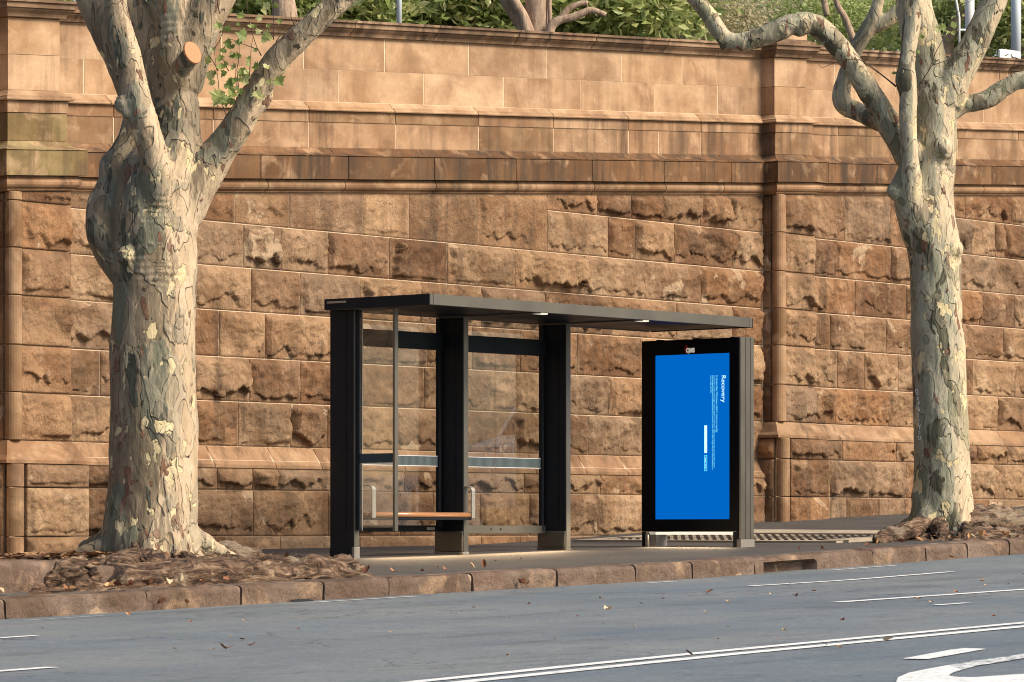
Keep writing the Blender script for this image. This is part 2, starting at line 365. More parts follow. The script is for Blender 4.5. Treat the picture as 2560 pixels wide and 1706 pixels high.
gl = t.nodes.new('ShaderNodeBsdfGlossy'); gl.inputs['Roughness'].default_value = .01; fr0 = t.nodes.new('ShaderNodeLayerWeight'); pw = t.nodes.new('ShaderNodeMath'); pw.operation = 'POWER'; pw.inputs[1].default_value = 4.5; t.links.new(fr0.outputs['Facing'], pw.inputs[0]); fr = t.nodes.new('ShaderNodeMath'); fr.operation = 'MULTIPLY_ADD'; fr.inputs[1].default_value = .85; fr.inputs[2].default_value = .06; t.links.new(pw.outputs[0], fr.inputs[0])
mx = t.nodes.new('ShaderNodeMixShader'); t.links.new(fr.outputs[0], mx.inputs[0]); t.links.new(tr.outputs[0], mx.inputs[1]); t.links.new(gl.outputs[0], mx.inputs[2]); t.links.new(mx.outputs[0], o.inputs[0]); M['glass'] = m
m = mat('frosted_band', .9, spec=.1); N = NB(m)
wv = N.n('ShaderNodeTexWave', wave_type='BANDS', bands_direction='X', i1=18.0); N.lk(N.coord((1, 1, 1), rnd=False), wv.inputs[0])
M['band'] = N.out(N.ramp(wv.outputs[1], [(.3, (.05, .075, .085)), (.7, (.13, .155, .16))])); m.node_tree.nodes['Principled BSDF'].inputs['Alpha'].default_value = .9
# ================================================================ ground, road, kerb
def sheet(name, ss, ys, zfun, mt, dz=0, parent=None, kind='structure'):
    V = [(s, y, zfun(s, y)+dz) for y in ys for s in ss]; n = len(ss)
    Fc = [(j*n+i, j*n+i+1, (j+1)*n+i+1, (j+1)*n+i) for j in range(len(ys)-1) for i in range(n-1)]
    o = mobj(name, V, Fc, mt, parent, smooth=True)
    if kind: o['kind'] = kind
    return o
SS = list(np.arange(-60, -16, 4))+list(np.arange(-16, 14, .5))+list(np.arange(14, 61, 4))
road = sheet('road', SS, list(np.linspace(-60, KY+.1, 30)), lambda s, y: zf(s), M['road'])
road['label'] = 'blue grey asphalt road running uphill past the kerb'
path = sheet('footpath', SS, [KY+.29, KY+.30, KY+.45, KY+.8, -4.6, -4, -3.4, -2.8, -2, -1, .05], lambda s, y: gz(s, y) if y > KY+.295 else zf(s)+.1, M['path'])
ground = sheet('ground', [-300, -60, 60, 300], [-300, -60, 60, 300], lambda s, y: -4.0 if abs(s) < 100 else -4.0, M['path'])
def marking(name, s0, s1, y0, y1, mt=None, n=8, parent=None):
    V = []; 
    for i in range(n+1):
        s = s0+(s1-s0)*i/n
        V += [(s, y0, zf(s)+.005), (s, y1, zf(s)+.005)]
    Fc = [(2*i, 2*i+2, 2*i+3, 2*i+1) if y1 > y0 else (2*i, 2*i+1, 2*i+3, 2*i+2) for i in range(n)]
    return mobj(name, V, Fc, mt or M['paint'], road, ((s0+s1)/2, (y0+y1)/2, zf((s0+s1)/2)))
def onroad(px, y):
    s = ons(px, y); return s
def centre(o0, o1):
    V = []; S_ = np.linspace(-26, 20, 47)
    for s in S_:
        y = np.interp(s, [-26, -17.7, -15.3, -11.1, 0, 20], [-14.75, -14.21, -14.0, -13.82, -13.5, -13.0]); V += [(s, y+o0, zf(s)+.005), (s, y+o1, zf(s)+.005)]
    mobj('centre_line', V, [(2*i, 2*i+2, 2*i+3, 2*i+1) for i in range(46)], M['paint'], road, (-12, -14, zf(-12)))
centre(-.07, .05); centre(-.33, -.20)
for a, b in ((1875, 2380), (2640, 3000)): marking('lane_line', onroad(a, -7.82), onroad(b, -7.82), -7.87, -7.77)
marking('lane_line', -18, onroad(87, -8.3), -8.36, -8.26)
marking('lane_line', onroad(2087, -10.65), onroad(2800, -10.65), -10.71, -10.59); marking('lane_line', -21, onroad(127, -11.28), -11.35, -11.23)
marking('lane_line', onroad(2120, -10.9), onroad(2200, -10.9), -11.75, -11.66)
for a, b in ((780, 1040), (1620, 1690), (2080, 2240)): marking('gutter_line', onroad(a, -6.36), onroad(b, -6.36), -6.385, -6.335)
marking('gutter_line', onroad(60, -6.42), onroad(260, -6.42), -6.43, -6.41)
def poly_marking(name, P, mt, inner=None):
    V = [gnd(*p) for p in P]; V = [(v.x, v.y, zf(v.x)+.006) for v in V]
    c = np.mean(V, 0)
    return mobj(name, V, [tuple(range(len(V)))], mt, road, tuple(c))
poly_marking('arrow_marking', [(2256, 1650), (2318, 1651), (2335, 1648), (2466, 1625), (2415, 1623), (2380, 1627)], M['paint'])
# painted hoop: outer and inner outline
out_, in_ = [], []
OP = [(2620, 1600), (2560, 1637), (2520, 1644), (2440, 1654), (2370, 1666), (2310, 1677), (2270, 1686), (2245, 1697), (2240, 1708), (2300, 1722), (2420, 1722), (2560, 1716), (2640, 1700)]
IP = [(2622, 1615), (2560, 1648), (2520, 1655), (2440, 1668), (2405, 1678), (2385, 1684), (2374, 1689), (2373, 1692), (2380, 1695), (2400, 1696), (2440, 1696), (2560, 1688), (2640, 1684)]
V = []
for a, b in zip(OP, IP):
    for q in (a, b):
        g = ray(q[0], q[1], 1.0); g = gnd(*q); V.append((g.x, g.y, zf(g.x)+.006))
mobj('painted_hoop', V[:10], [(2*i, 2*i+1, 2*i+3, 2*i+2) for i in range(4)], M['paint_worn'], road, V[4])
mobj('painted_hoop', V[8:], [(2*i, 2*i+1, 2*i+3, 2*i+2) for i in range(8)], M['paint'], road, V[12])

kerb = thing('kerb', None, None, kind='structure'); kerb['label'] = 'worn sandstone kerb between footpath and road'
def kerb_stone(s0, s1, parent=kerb, y1=KY, w=.32, zt=None, zb=None, notch=None, name='kerb_stone', seed=0, r=.05, mt=None):
    ns, prof = max(6, int((s1-s0)/.045)), []
    # profile from the back edge over the nosing down to the gutter
    for i in range(7): prof.append((-w+(w-r)*i/6, 0.0))
    for i in range(1, 6): prof.append((-r+r*sin(i*pi/10), -r+r*cos(i*pi/10)))
    for i in range(1, 9): prof.append((0.0, -r-(.30-r)*i/8))
    prof = np.array(prof); S = np.linspace(s0+.009, s1-.009, ns)
    zt = zt or (lambda s: zf(s)+.16)
    G, Pn = np.meshgrid(S, np.arange(len(prof)), indexing='ij')
    yy = y1-prof[Pn.astype(int), 0]*1.0; zz = np.array([zt(s) for s in S])[:, None]+prof[Pn.astype(int), 1]
    yy = y1-(prof[Pn.astype(int), 0]); yy = y1+(-prof[Pn.astype(int), 0])
    P = np.stack([G, yy, zz], -1)
    edge = np.minimum(G-s0, s1-G); rd = np.clip(1-edge/.03, 0, 1)**2*.014
    n = fbm(P*[1.4, 3, 3]+seed*7.7, 4)*.016+fbm(P*14+seed, 3)*.0035-rd
    off = np.where(prof[Pn.astype(int), 1] < -r*.6, 1, .25); P[..., 1] -= n*off; P[..., 2] += n*(1-off*.7)
    if notch:
        a, b, hgt = notch
        m_ = (G > a) & (G < b) & (zz < np.array([zt(s) for s in S])[:, None]-.045) & (prof[Pn.astype(int), 1] < -.02)
        arch = np.array([zt(s)-.055-.02*abs((s-(a+b)/2)/(b-a)*2)**3 for s in S])[:, None]
        m_ &= (P[..., 2] < arch); P[..., 1] = np.where(m_, y1+.14, P[..., 1])
    k = len(prof); Fc = [(i*k+j, i*k+j+1, (i+1)*k+j+1, (i+1)*k+j) for i in range(ns-1) for j in range(k-1)]
    V = P.reshape(-1, 3)
    # end faces
    e0 = len(V); V = np.vstack([V, [(S[0], y1+w, zt(s0)-.4), (S[-1], y1+w, zt(s1)-.4), (S[0], y1+.02, zt(s0)-.4), (S[-1], y1+.02, zt(s1)-.4)]])
    Fc.append(tuple([e0, e0+2]+[j for j in range(k-1, -1, -1)])); Fc.append(tuple([e0+3, e0+1]+[(ns-1)*k+j for j in range(k)]))
    return mobj(name, V, Fc, mt or M['kerb'], parent, ((s0+s1)/2, y1, zt((s0+s1)/2)), smooth=False)
kj = [-20, -18.2, -16.4, -14.8]+[ons(x, KY) for x in (14, 368, 604, 812, 973, 1182, 1394, 1590, 1732, 1888, 2184, 2316, 2420, 2524, 2640)]+[3.3, 4.6, 6, 7.5]
for i in range(len(kj)-1):
    nt_ = (ons(1912, KY), ons(2042, KY), .1) if abs(kj[i]-ons(1888, KY)) < .01 else None
    kerb_stone(kj[i], kj[i+1], seed=i, notch=nt_)
# black box stands in for the shade inside the drain opening
a, b = ons(1905, KY), ons(2050, KY)
box('drain_shade', a, b, KY+.15, KY+.23, zf(a)-.1, zf(a)+.12, M['black'], kerb)
# straight run of kerb bedding so that no gap opens behind the stones
V = [];
for s in SS: V += [(s, KY+.24, zf(s)-.2), (s, KY+.24, zf(s)+.02), (s, KY+.31, zf(s)+.13), (s, KY+.31, zf(s)-.2)]
mobj('kerb_bed', V, [(4*i+j, 4*i+j+1, 4*i+5+j, 4*i+4+j) for i in range(len(SS)-1) for j in range(3)], M['mortar'], kerb)
# older, higher kerb blocks behind the kerb next to the big tree
okt = lambda s: zf(s)+.16+.28-.03*(s+13)
old = thing('old_kerb', 'old higher sandstone kerb blocks behind the kerb by the mottled tree', 'kerb', (-13, -5.6, okt(-13)))
kj2 = [-18, -16.2, -14.6, ons(226, -5.66), ons(330, -5.66)]
for i in range(4): kerb_stone(kj2[i], kj2[i+1], parent=old, y1=-5.66, w=.3, zt=okt if i < 3 else (lambda s: okt(s)-.05), seed=30+i, name='stone', r=.06)
# dirt strip between the two kerbs
V = [];
ds = np.linspace(-18, -8.6, 60)
for s in ds:
    for t in (0, .5, 1): V.append((s, -5.72+.3*t, zf(s)+.165+.05*t+.02*math.sin(s*9+t*5)))
mobj('soil', V, [(3*i+j, 3*i+j+3, 3*i+j+4, 3*i+j+1) for i in range(59) for j in range(2)], M['root'], None, (-13, -5.6, -.4), kind='structure')

# service grating set in the footpath
gr = thing('pavement_grating', 'long barred grating in a worn concrete surround in the footpath behind the display', 'grating', (1.1, -2.8, gz(1.1, -2.8)))
def gzz(s, y): return gz(s, y)
def slab(name, s0, s1, y0, y1, h0, h1, mt, parent, rough=0.0, n=10):
    S = np.linspace(s0, s1, n); Yv = np.linspace(y0, y1, n); V = []
    for s in S:
        for y in Yv:
            e = min(s-s0, s1-s, y-y0, y1-y) < 1e-6
            V.append((s+(rough*math.sin(y*9) if e else 0), y+(rough*math.sin(s*11) if e else 0), gz(s, y)+(h1 if not e else h1)))
    k = n; Fc = [(i*k+j, (i+1)*k+j, (i+1)*k+j+1, i*k+j+1) for i in range(n-1) for j in range(n-1)]
    ring = [j for j in range(k)]+[i*k+k-1 for i in range(1, n)]+[(n-1)*k+j for j in range(k-2, -1, -1)]+[i*k for i in range(n-2, 0, -1)]
    m0 = len(V); V += [(V[i][0], V[i][1], gz(V[i][0], V[i][1])+h0) for i in ring]
    for a in range(len(ring)): b = (a+1) % len(ring); Fc.append((ring[a], ring[b], m0+b, m0+a))
    return mobj(name, V, Fc, mt, parent, ((s0+s1)/2, (y0+y1)/2, gz((s0+s1)/2, (y0+y1)/2)))
slab('surround', -.05, .1, -4.55, -.95, -.05, .022, M['concrete'], gr, .01)
slab('surround', 1.62, 2.45, -4.3, -1.0, -.05, .035, M['concrete'], gr, .03)
slab('surround', .1, 1.62, -1.07, -.95, -.05, .022, M['concrete'], gr)
slab('surround', .1, 1.75, -4.62, -4.3, -.05, .03, M['concrete'], gr, .02)
slab('pit_shade', .1, 1.62, -4.3, -1.07, -.05, -.0, M['black'], gr)  # flush black sheet stands in for the shade below the bars
for i in range(44):
    y0 = -5.5+.108*i; V = []; st_ = []
    for q in range(5):
        s = .1+1.52*q/4; y = y0+1.18*q/4
        if -4.28 <= y <= -1.1: st_.append((s, y))
    if len(st_) < 2: continue
    for s, y in st_: V += [(s, y, gz(s, y)+.004), (s, y, gz(s, y)+.02), (s, y+.05, gz(s, y)+.02), (s, y+.05, gz(s, y)+.004)]
    c_ = st_[len(st_)//2]
    mobj('bar', V, [(4*q+j, 4*q+(j+1) % 4, 4*q+4+(j+1) % 4, 4*q+4+j) for q in range(len(st_)-1) for j in range(4)], M['concrete'], gr, (c_[0], c_[1], gz(*c_)))
for s in (.6, 1.1):
    V = []
    for y in (-4.3, -2.6, -1.07): V += [(s, y, gz(s, y)+.006), (s, y, gz(s, y)+.024), (s+.03, y, gz(s, y)+.024), (s+.03, y, gz(s, y)+.006)]
    mobj('cross_bar', V, [(4*q+j, 4*q+(j+1) % 4, 4*q+4+(j+1) % 4, 4*q+4+j) for q in range(2) for j in range(4)], M['concrete'], gr, (s, -2.7, gz(s, -2.7)))

# ================================================================ sandstone wall
G = .068
wall = thing('stone_wall', 'tall sandstone retaining wall of rock-faced blocks below a smooth moulded parapet', 'wall', (0, 0, 0))
OR = .075                                      # rock face stands proud of the parapet plane
P0 = .21                                       # projection of the piers
LAYERS = [                                     # name, material, profile (offset, z at s=0) bottom to top
 ('coping_stone', 'coping', [(.015, 5.56), (.045, 5.567), (.05, 5.582), (.06, 5.60), (.10, 5.632), (.10, 5.645), (.125, 5.65), (.125, 5.698), (.15, 5.703), (.15, 5.728), (.14, 5.733)]),
 ('ashlar_block', 'ashlar', [(0, 5.20), (0, 5.56)]),
 ('ashlar_block', 'ashlar', [(0, 4.85), (0, 5.20)]),
 ('string_course_stone', 'ashlar', [(.075, 4.743), (.10, 4.746), (.105, 4.757), (.10, 4.77), (.085, 4.775), (.085, 4.79), (.06, 4.80), (.045, 4.815), (.012, 4.85)]),
 ('band_stone', 'ashlar_mid', [(.06, 4.625), (.06, 4.743)]),
 ('ashlar_block', 'ashlar_mid', [(.05, 4.349), (.05, 4.625)]),
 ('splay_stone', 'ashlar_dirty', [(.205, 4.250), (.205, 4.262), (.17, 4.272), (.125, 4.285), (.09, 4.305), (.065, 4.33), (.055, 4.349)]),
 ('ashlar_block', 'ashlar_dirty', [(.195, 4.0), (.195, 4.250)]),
 ('bed_moulding_stone', 'ashlar_mid', [(.09, 3.853), (.09, 3.862), (.105, 3.866), (.105, 3.878), (.12, 3.884), (.14, 3.895), (.155, 3.915), (.16, 3.94), (.15, 3.965), (.135, 3.985), (.13, 4.0)]),
]
JP = [
 [870, 1079, 1281, 1473, 1653, 1790], [555, 760, 962, 1172, 1368, 1554, 1706], [640, 848, 1060, 1259, 1453, 1636, 1794],
 [540, 770, 983, 1192, 1380, 1567, 1748], [534, 773, 989, 1197, 1384, 1572, 1753], [534, 773, 989, 1197, 1384, 1572, 1647, 1753],
 [600, 850, 1075, 1278, 1467, 1645, 1821], [440, 653, 872, 1087, 1291, 1482, 1661, 1830], [660, 853, 1080, 1285, 1476, 1655, 1800]]
JR = [[2130, 2290, 2420, 2520], [2087, 2240, 2395, 2520], [2160, 2320, 2460], [2096, 2270, 2400, 2530], [2096, 2395, 2546], [2096, 2240, 2395, 2546], [2180, 2330, 2480], [2071, 2193, 2330, 2480], [2150, 2300, 2450]]
JL = [[240], [281], [150+60], [275], [285], [285], [300], [330], [300]]
PR0, PR1 = ons(1902), ons(2016, -P0)            # right pier along the wall
PL1 = ons(149, -P0); PL0 = PL1-(PR1-PR0)        # left pier
SMIN, SMAX = -15.0, 15.0
def prism(name, s0, s1, prof, mt, parent, gap=.004, depth=.35, bev=.006):
    s0 += gap; s1 -= gap; V = []; k = len(prof)
    stops = [(s0, -bev), (s0+bev, 0), (s1-bev, 0), (s1, -bev)]
    zb, zt_ = prof[0][1], prof[-1][1]
    for s, d in stops:
        for i, (o, z) in enumerate(prof):
            g = (gap if i == 0 else (-gap if i == k-1 else 0)) if bev else 0
            V.append((s, -(o+d), z+g*.6+G*s))
        V.append((s, depth, zt_+G*s)); V.append((s, depth, zb+G*s))
    kk = k+2; Fc = []
    for a in range(3):
        for j in range(kk):
            Fc.append((a*kk+j, a*kk+(j+1) % kk, (a+1)*kk+(j+1) % kk, (a+1)*kk+j)[::-1])
    Fc.append(tuple(range(kk))[::1]); Fc.append(tuple(3*kk+j for j in range(kk))[::-1])
    sm = (s0+s1)/2
    return mobj(name, V, Fc, mt, parent, (sm, 0, (zb+zt_)/2+G*sm))
def pier_ring(name, s0, s1, prof, mt, parent, P=P0, g=G):
    V = []; k = len(prof); sm = (s0+s1)/2
    for i, (o, z) in enumerate(prof):
        zz = z+(.002 if i == 0 else (-.002 if i == k-1 else 0))
        for (s, y) in ((s0-o, .3), (s0-o, -(P+o)), (s1+o, -(P+o)), (s1+o, .3)): V.append((s, y, zz+g*s))
    Fc = []
    for i in range(k-1):
        for j in range(3): Fc.append((4*i+j, 4*i+j+1, 4*i+5+j, 4*i+4+j))
    Fc.append((0, 3, 2, 1)); n = 4*(k-1); Fc.append((n, n+1, n+2, n+3))
    return mobj(name, V, Fc, mt, parent, (sm, -P, (prof[0][1]+prof[-1][1])/2+g*sm))
def spl(js, lo, hi, o):
    L = sorted(ons(x, -o) for x in js); L = [x for x in L if lo+.15 < x < hi-.15]
    out = [lo]+L+[hi]; return out
for li, (nm, mk, prof) in enumerate(LAYERS):
    o = prof[0][0]
    ex = [SMIN+.3+.9*q for q in range(1, 6)]
    lj = [SMIN]+[SMIN+(PL0-SMIN)*q/7 for q in range(1, 7)]+[PL0-prof[0][0]*0]
    for seg in (lj, spl(JP[li]+JL[li], PL1, PR0, o), spl(JR[li], PR1, 11.2, o)+[11.2+1.0*q for q in range(1, 5)]):
        for a, b in zip(seg[:-1], seg[1:]):
            if b-a > .05: prism(nm, a, b, prof, M[mk], wall)
# the rock-faced part
def rock(s0, s1, zb, zt_, parent, o=OR, seed=0, amp=1.0, name='stone', ret=None, res=.019, mt=None):
    """ret = None: face to the road between s0 and s1; ret = s: face to the side at s, s0/s1 are then y values"""
    g = .006; W = s1-s0; Hm = ((zt_(s0)+zt_(s1))/2-(zb(s0)+zb(s1))/2) if ret is None else zt_(ret)-zb(ret)
    if W < .03 or Hm < .03: return
    na, nb_ = max(4, int(W/res)), max(4, int(Hm/res))
    A, B = np.meshgrid(np.linspace(0, 1, na+1), np.linspace(0, 1, nb_+1), indexing='ij')
    S = s0+g+A*(W-2*g)
    if ret is None: Zb = np.vectorize(zb)(S)+g; Zt = np.vectorize(zt_)(S)-g
    else: Zb = np.full_like(S, zb(ret)+g); Zt = np.full_like(S, zt_(ret)-g)
    Z = Zb+(Zt-Zb)*B
    dL, dR, dB, dT = S-s0, s1-S, Z-Zb, Zt-Z
    q = np.stack([S*1.0, Z*1.0, np.full_like(S, seed*3.17)], -1)
    rs = np.random.default_rng(seed)
    # knocked-off margins: irregular contour, deepest along the bottom
    cB = .04+.15*rs.random()*np.clip(fbm(q*[5, 0, 1]+5, 4)+.55, 0, 1.6)+.012*fbm(q*[22, 9, 1], 2)
    cT = .012+.05*rs.random()*np.clip(fbm(q*[6, 0, 1]+9, 3), 0, 1)+.006*fbm(q*[22, 0, 1], 2)
    cL = .015+.11*(rs.random() < .45)*rs.random()*np.clip(fbm(q*[0, 6, 1]+2, 3)+.5, 0, 1.5)+.006*fbm(q*[0, 22, 1], 2)
    cR = .012+.08*(rs.random() < .3)*rs.random()*np.clip(fbm(q*[0, 6, 1]+4, 3)+.4, 0, 1.5)+.006*fbm(q*[0, 22, 1], 2)
    def stepf(d, c, w_): return np.clip((d-c)/w_, 0, 1)
    st = np.minimum(np.minimum(stepf(dB, cB, .018), stepf(dT, cT, .05)), np.minimum(stepf(dL, cL, .03), stepf(dR, cR, .03)))
    edge = np.minimum(np.minimum(dL, dR), np.minimum(dB, dT)); e = 1-np.exp(-np.clip(edge, 0, 1)/.008)
    A0 = (.048+.042*rs.random())*amp
    low = fbm(q*[2.6, 3.4, 1], 3)
    # chiselled facets: the lowest of several tilted planes
    fcs = np.full(S.shape, 9.)
    for _ in range(7):
        sx_, sz_ = rs.normal()*.11, rs.normal()*.13; cx_, cz_ = rs.random()*W, rs.random()*Hm
        fcs = np.minimum(fcs, .006+.02*rs.random()+sx_*(S-s0-cx_)+sz_*(dB-cz_))
    fcs = np.clip(fcs, -.035, .02)+.006*perlin(q*[5, 5, 1])
    fc = fbm(q*[8, 11, 1]+30, 5, .6)
    rid = 1-np.abs(fbm(q*[5, 7, 1]+60, 4))
    h = e*(.006*amp+A0*st+amp*(1.25*fcs*st+.014*low*st+.017*fc*(.35+.65*st)-.02*np.clip(rid-.90, 0, 1)*6*st)+.0035*fbm(q*[38, 38, 1], 3))
    h += e*st*((rs.random()-.5)*.03*(A-.5)+.012*(B-.5))*amp*2
    und = .055*amp*st*np.exp(-np.clip(dB-cB, 0, 1)/.05)*np.clip(cB/.05, 0, 1)*np.clip(fbm(q*[4, 0, 1]+77, 2)+.6, 0, 1)
    Z = np.maximum(Z-und, Zb+.006*B)
    h = np.clip(h, .001, .14)
    if ret is None: P = np.stack([S, -(o+h), Z], -1)
    else: P = np.stack([ret-h, S, Z], -1)
    V = P.reshape(-1, 3); nB = nb_+1
    i, j = np.meshgrid(np.arange(na), np.arange(nb_), indexing='ij'); a = (i*nB+j).ravel()
    Fq = np.stack([a, a+nB, a+nB+1, a+1], -1)
    if ret is not None: Fq = Fq[:, ::-1]
    ring = np.concatenate([np.arange(na+1)*nB, na*nB+np.arange(1, nB), (np.arange(na-1, -1, -1))*nB+nb_, np.arange(nb_-1, 0, -1)])
    R = V[ring].copy(); m0 = len(V)
    if ret is None: R[:, 1] = -(o-.04)
    else: R[:, 0] = ret+.04
    r2 = np.roll(np.arange(len(ring)), -1)
    Sk = np.stack([ring, m0+np.arange(len(ring)), m0+r2, ring[r2]], -1)
    if ret is not None: Sk = Sk[:, ::-1]
    c = V.mean(0)
    return mobj(name, np.vstack([V, R]), np.vstack([Fq, Sk]), mt or M['rock'], parent, c)
corn = lambda s: 3.853+G*s
def const(z): return lambda s: z
def joints(px, lo, hi, o=OR, avg=.85, seed=0):
    L = sorted(ons(x, -o) for x in px); L = [x for x in L if lo+.14 < x < hi-.14]
    pts = [lo]+L+[hi]; rs = np.random.default_rng(seed+50); out = [lo]
    for a, b in zip(pts[:-1], pts[1:]):
        n = max(1, int(round((b-a)/avg))) if b-a > 1.45*avg else 1
        for q in range(1, n): out.append(a+(b-a)*(q+(rs.random()-.5)*.4)/n)
        out.append(b)
    return out
sd = 100
def course(js, zb, zt_, o=OR, amp=1.0, parent=wall, **k):
    global sd
    for a, b in zip(js[:-1], js[1:]):
        sd += 1
        lo, hi = zb, zt_
        if b-a > .06: rock(a, b, lo, hi, parent, o, sd, amp*(.8+.5*random.random()), **k)
RLO, RHI = PL1+.06+OR*0, PR0                      # middle bay limits for the rock face
PLE = ons(178, -P0-OR); PRE = ons(2037, -P0-OR)    # right edges of the piers' rock faces
midlo, midhi = PLE, PR0-OR
s136 = ons(1368, -OR)
capF = lambda s: min(corn(s), 3.707) if s > s136-.01 else corn(s)
C = [-.7, -.06, .422, .883, 1.353, 1.817, 2.303, 2.764, 3.225, 3.707]
course(joints([1368, 1578, 1750], s136, midhi, seed=1), const(3.707), corn, amp=1.0)
a_ = joints([723, 906, 1191], midlo, s136, seed=2)
course(a_, const(3.225), corn, amp=.45)
course(joints([1520, 1685, 1830], s136, midhi, seed=3), const(3.225), const(3.707), amp=.9)
course(joints([253, 455, 608, 819, 972, 1117, 1287, 1461, 1611, 1752], midlo, midhi, seed=4), const(2.764), const(3.225))
course(joints([455, 750, 899, 1051, 1203, 1361, 1528, 1691, 1830], midlo, midhi, seed=5), const(2.303), const(2.764))
course(joints([430, 547, 662, 830, 990, 1180, 1300, 1442, 1600, 1760], midlo, midhi, seed=6), const(1.817), const(2.303), amp=.9)
course(joints([249, 470, 750, 905, 1060, 1224, 1291, 1521, 1650, 1800], midlo, midhi, seed=7), const(1.353), const(1.817))
course(joints([430, 595, 818, 985, 1120, 1285, 1469, 1605, 1770], midlo, midhi, seed=8), const(.883), const(1.353), amp=.9)
OPL = .2
course(joints([543, 631, 695, 860, 1010, 1165, 1310, 1500, 1640, 1790], midlo, midhi-.12, OPL, seed=9), const(.422), const(.655), OPL)
course(joints([450, 633, 820, 1000, 1200, 1494, 1620, 1800], midlo, midhi-.12, OPL, seed=10), const(-.06), const(.422), OPL)
course(joints([560, 700, 900, 1090, 1300, 1500, 1700], midlo, midhi-.12, OPL+.02, seed=11), const(-.7), const(-.06), OPL+.02, amp=.5)
# right bay
rb0, rb1 = PRE, 15.0
rr = lambda px, sd_, o=OR: joints(px, rb0, rb1, o, seed=sd_)
s830 = ons(2300, -OR)
course([rb0]+[x for x in rr([2226], 20) if rb0 < x < s830]+[s830], const(3.707), corn)
course(joints([2412, 2527], s830, rb1, seed=21), const(4.18), corn); course(joints([2350, 2487, 2511], s830, rb1, seed=22), const(3.707), const(4.18))
course(rr([2087, 2226, 2400, 2487], 23), const(3.225), const(3.707), amp=.8)
course(rr([2137, 2265, 2448, 2536], 24), const(2.764), const(3.225)); course(rr([2075, 2215, 2340, 2508], 25), const(2.303), const(2.764))
course(rr([2161, 2300, 2430, 2536], 26), const(1.817), const(2.303)); course(rr([2087, 2221, 2494], 27), const(1.353), const(1.817))
SPR = [(.215, 1.15), (.215, 1.185), (.20, 1.20), (.165, 1.225), (.135, 1.27), (.105, 1.32), (.08, 1.353)]
SPL = [(.215, .655), (.215, .69), (.20, .705), (.165, .735), (.135, .785), (.105, .84), (.08, .883)]
course(rr([2106, 2240, 2370, 2517], 28, OPL), const(.89), const(1.15), OPL); course(rr([2075, 2173, 2330, 2485], 29, OPL), const(.42), const(.89), OPL)
course(rr([2075, 2115, 2260, 2400], 30, OPL), const(-.4), const(.42), OPL+.01, amp=.4)
# level splay courses
Gs = G
def level_prism(js, prof, mk, o):
    global G
    G = 0
    for a, b in zip(js[:-1], js[1:]): prism('splay_stone', a, b, prof, M[mk], wall, depth=.0)
    G = Gs
level_prism(joints([536, 689, 900, 1120, 1340, 1569, 1740], midlo, midhi-.1, OPL, seed=40), SPL, 'ashlar_mid', OPL)
level_prism(rr([2100, 2234, 2360, 2510], 41, OPL), SPR, 'ashlar_mid', OPL)
# piers
def pier(s0, s1u, s1r, levels, spl_prof, splz, mossy):
    p = thing('pier', 'moss stained projecting pier with corner shaft at the near end of the wall' if mossy else 'projecting pier with a round corner shaft and a block on top', None, ((s0+s1r)/2, -P0, 0))
    p.parent = wall
    for li, (nm, mk, prof) in enumerate(LAYERS):
        mm = M[mk]
        if mossy and li in (5, 6, 7): mm = M['mossy']
        pier_ring(nm, s0, s1u, prof, mm, p)
    # rock part
    global sd
    cr = .085; yR = -(P0+OR)+.02
    for zb, zt_ in levels:
        oo = OR; ex = 0
        if zt_ is None: ztf = corn
        else: ztf = const(zt_)
        low = (zt_ is not None and zt_ <= splz+.001)
        ex = .125 if low else 0
        sd += 1; rock(s0+.10-ex*.3, s1r+ex, const(zb), ztf, p, P0+OR+ex, sd, .9)
        sd += 1; rock(-(P0+OR+ex)+.09, .02, const(zb), ztf, p, 0, sd, .5, ret=s0-OR*.6-ex)
        z0, z1 = zb+.004, (ztf(s0)-.004)
        c0 = (s0+.02-ex*.7, yR-ex)
        v, f = tube([(c0[0], c0[1], z0), (c0[0], c0[1], z0+.006), (c0[0], c0[1], z1-.006), (c0[0], c0[1], z1)], [cr-.006, cr, cr, cr-.006], 20)
        mobj('corner_shaft', v, f, M['ashlar_mid'], p, (c0[0], c0[1], (z0+z1)/2), smooth=False)
    pier_ring('splay_stone', s0, s1r-OR, spl_prof, M['ashlar_mid'], p, g=0)
    # core
    box('pier_core', s0-.02, s1r-.02, -P0-OR+.04, .3, -.8, 3.9+G*s0, M['mortar'], p, bev=0)
    return p
lvR = [(3.707, None)]+[(C[i], C[i+1]) for i in range(8, 3, -1)]+[(.89, 1.15), (.42, .89), (-.5, .42)]
pr = pier(PR0, PR1, PRE, lvR, SPR, 1.15, False)
lvL = [(3.225, None)]+[(C[i], C[i+1]) for i in range(7, 2, -1)]+[(.422, .655), (-.06, .422), (-.7, -.06)]
pl = pier(PL0, PL1, PLE, lvL, SPL, .655, True)
# cap blocks on the right pier
zc = 5.733+G*PR1
pier_ring('cap_stone', PR0+.02, PR1-.02, [(.10, 5.733), (.10, 5.76), (.0, 5.80)], M['coping'], pr)
box('cap_block', ons(2019, -.1)-.45, ons(2019, -.1), -.1, .25, zc+.05, zc+.30, M['ashlar'], pr, bev=.01)
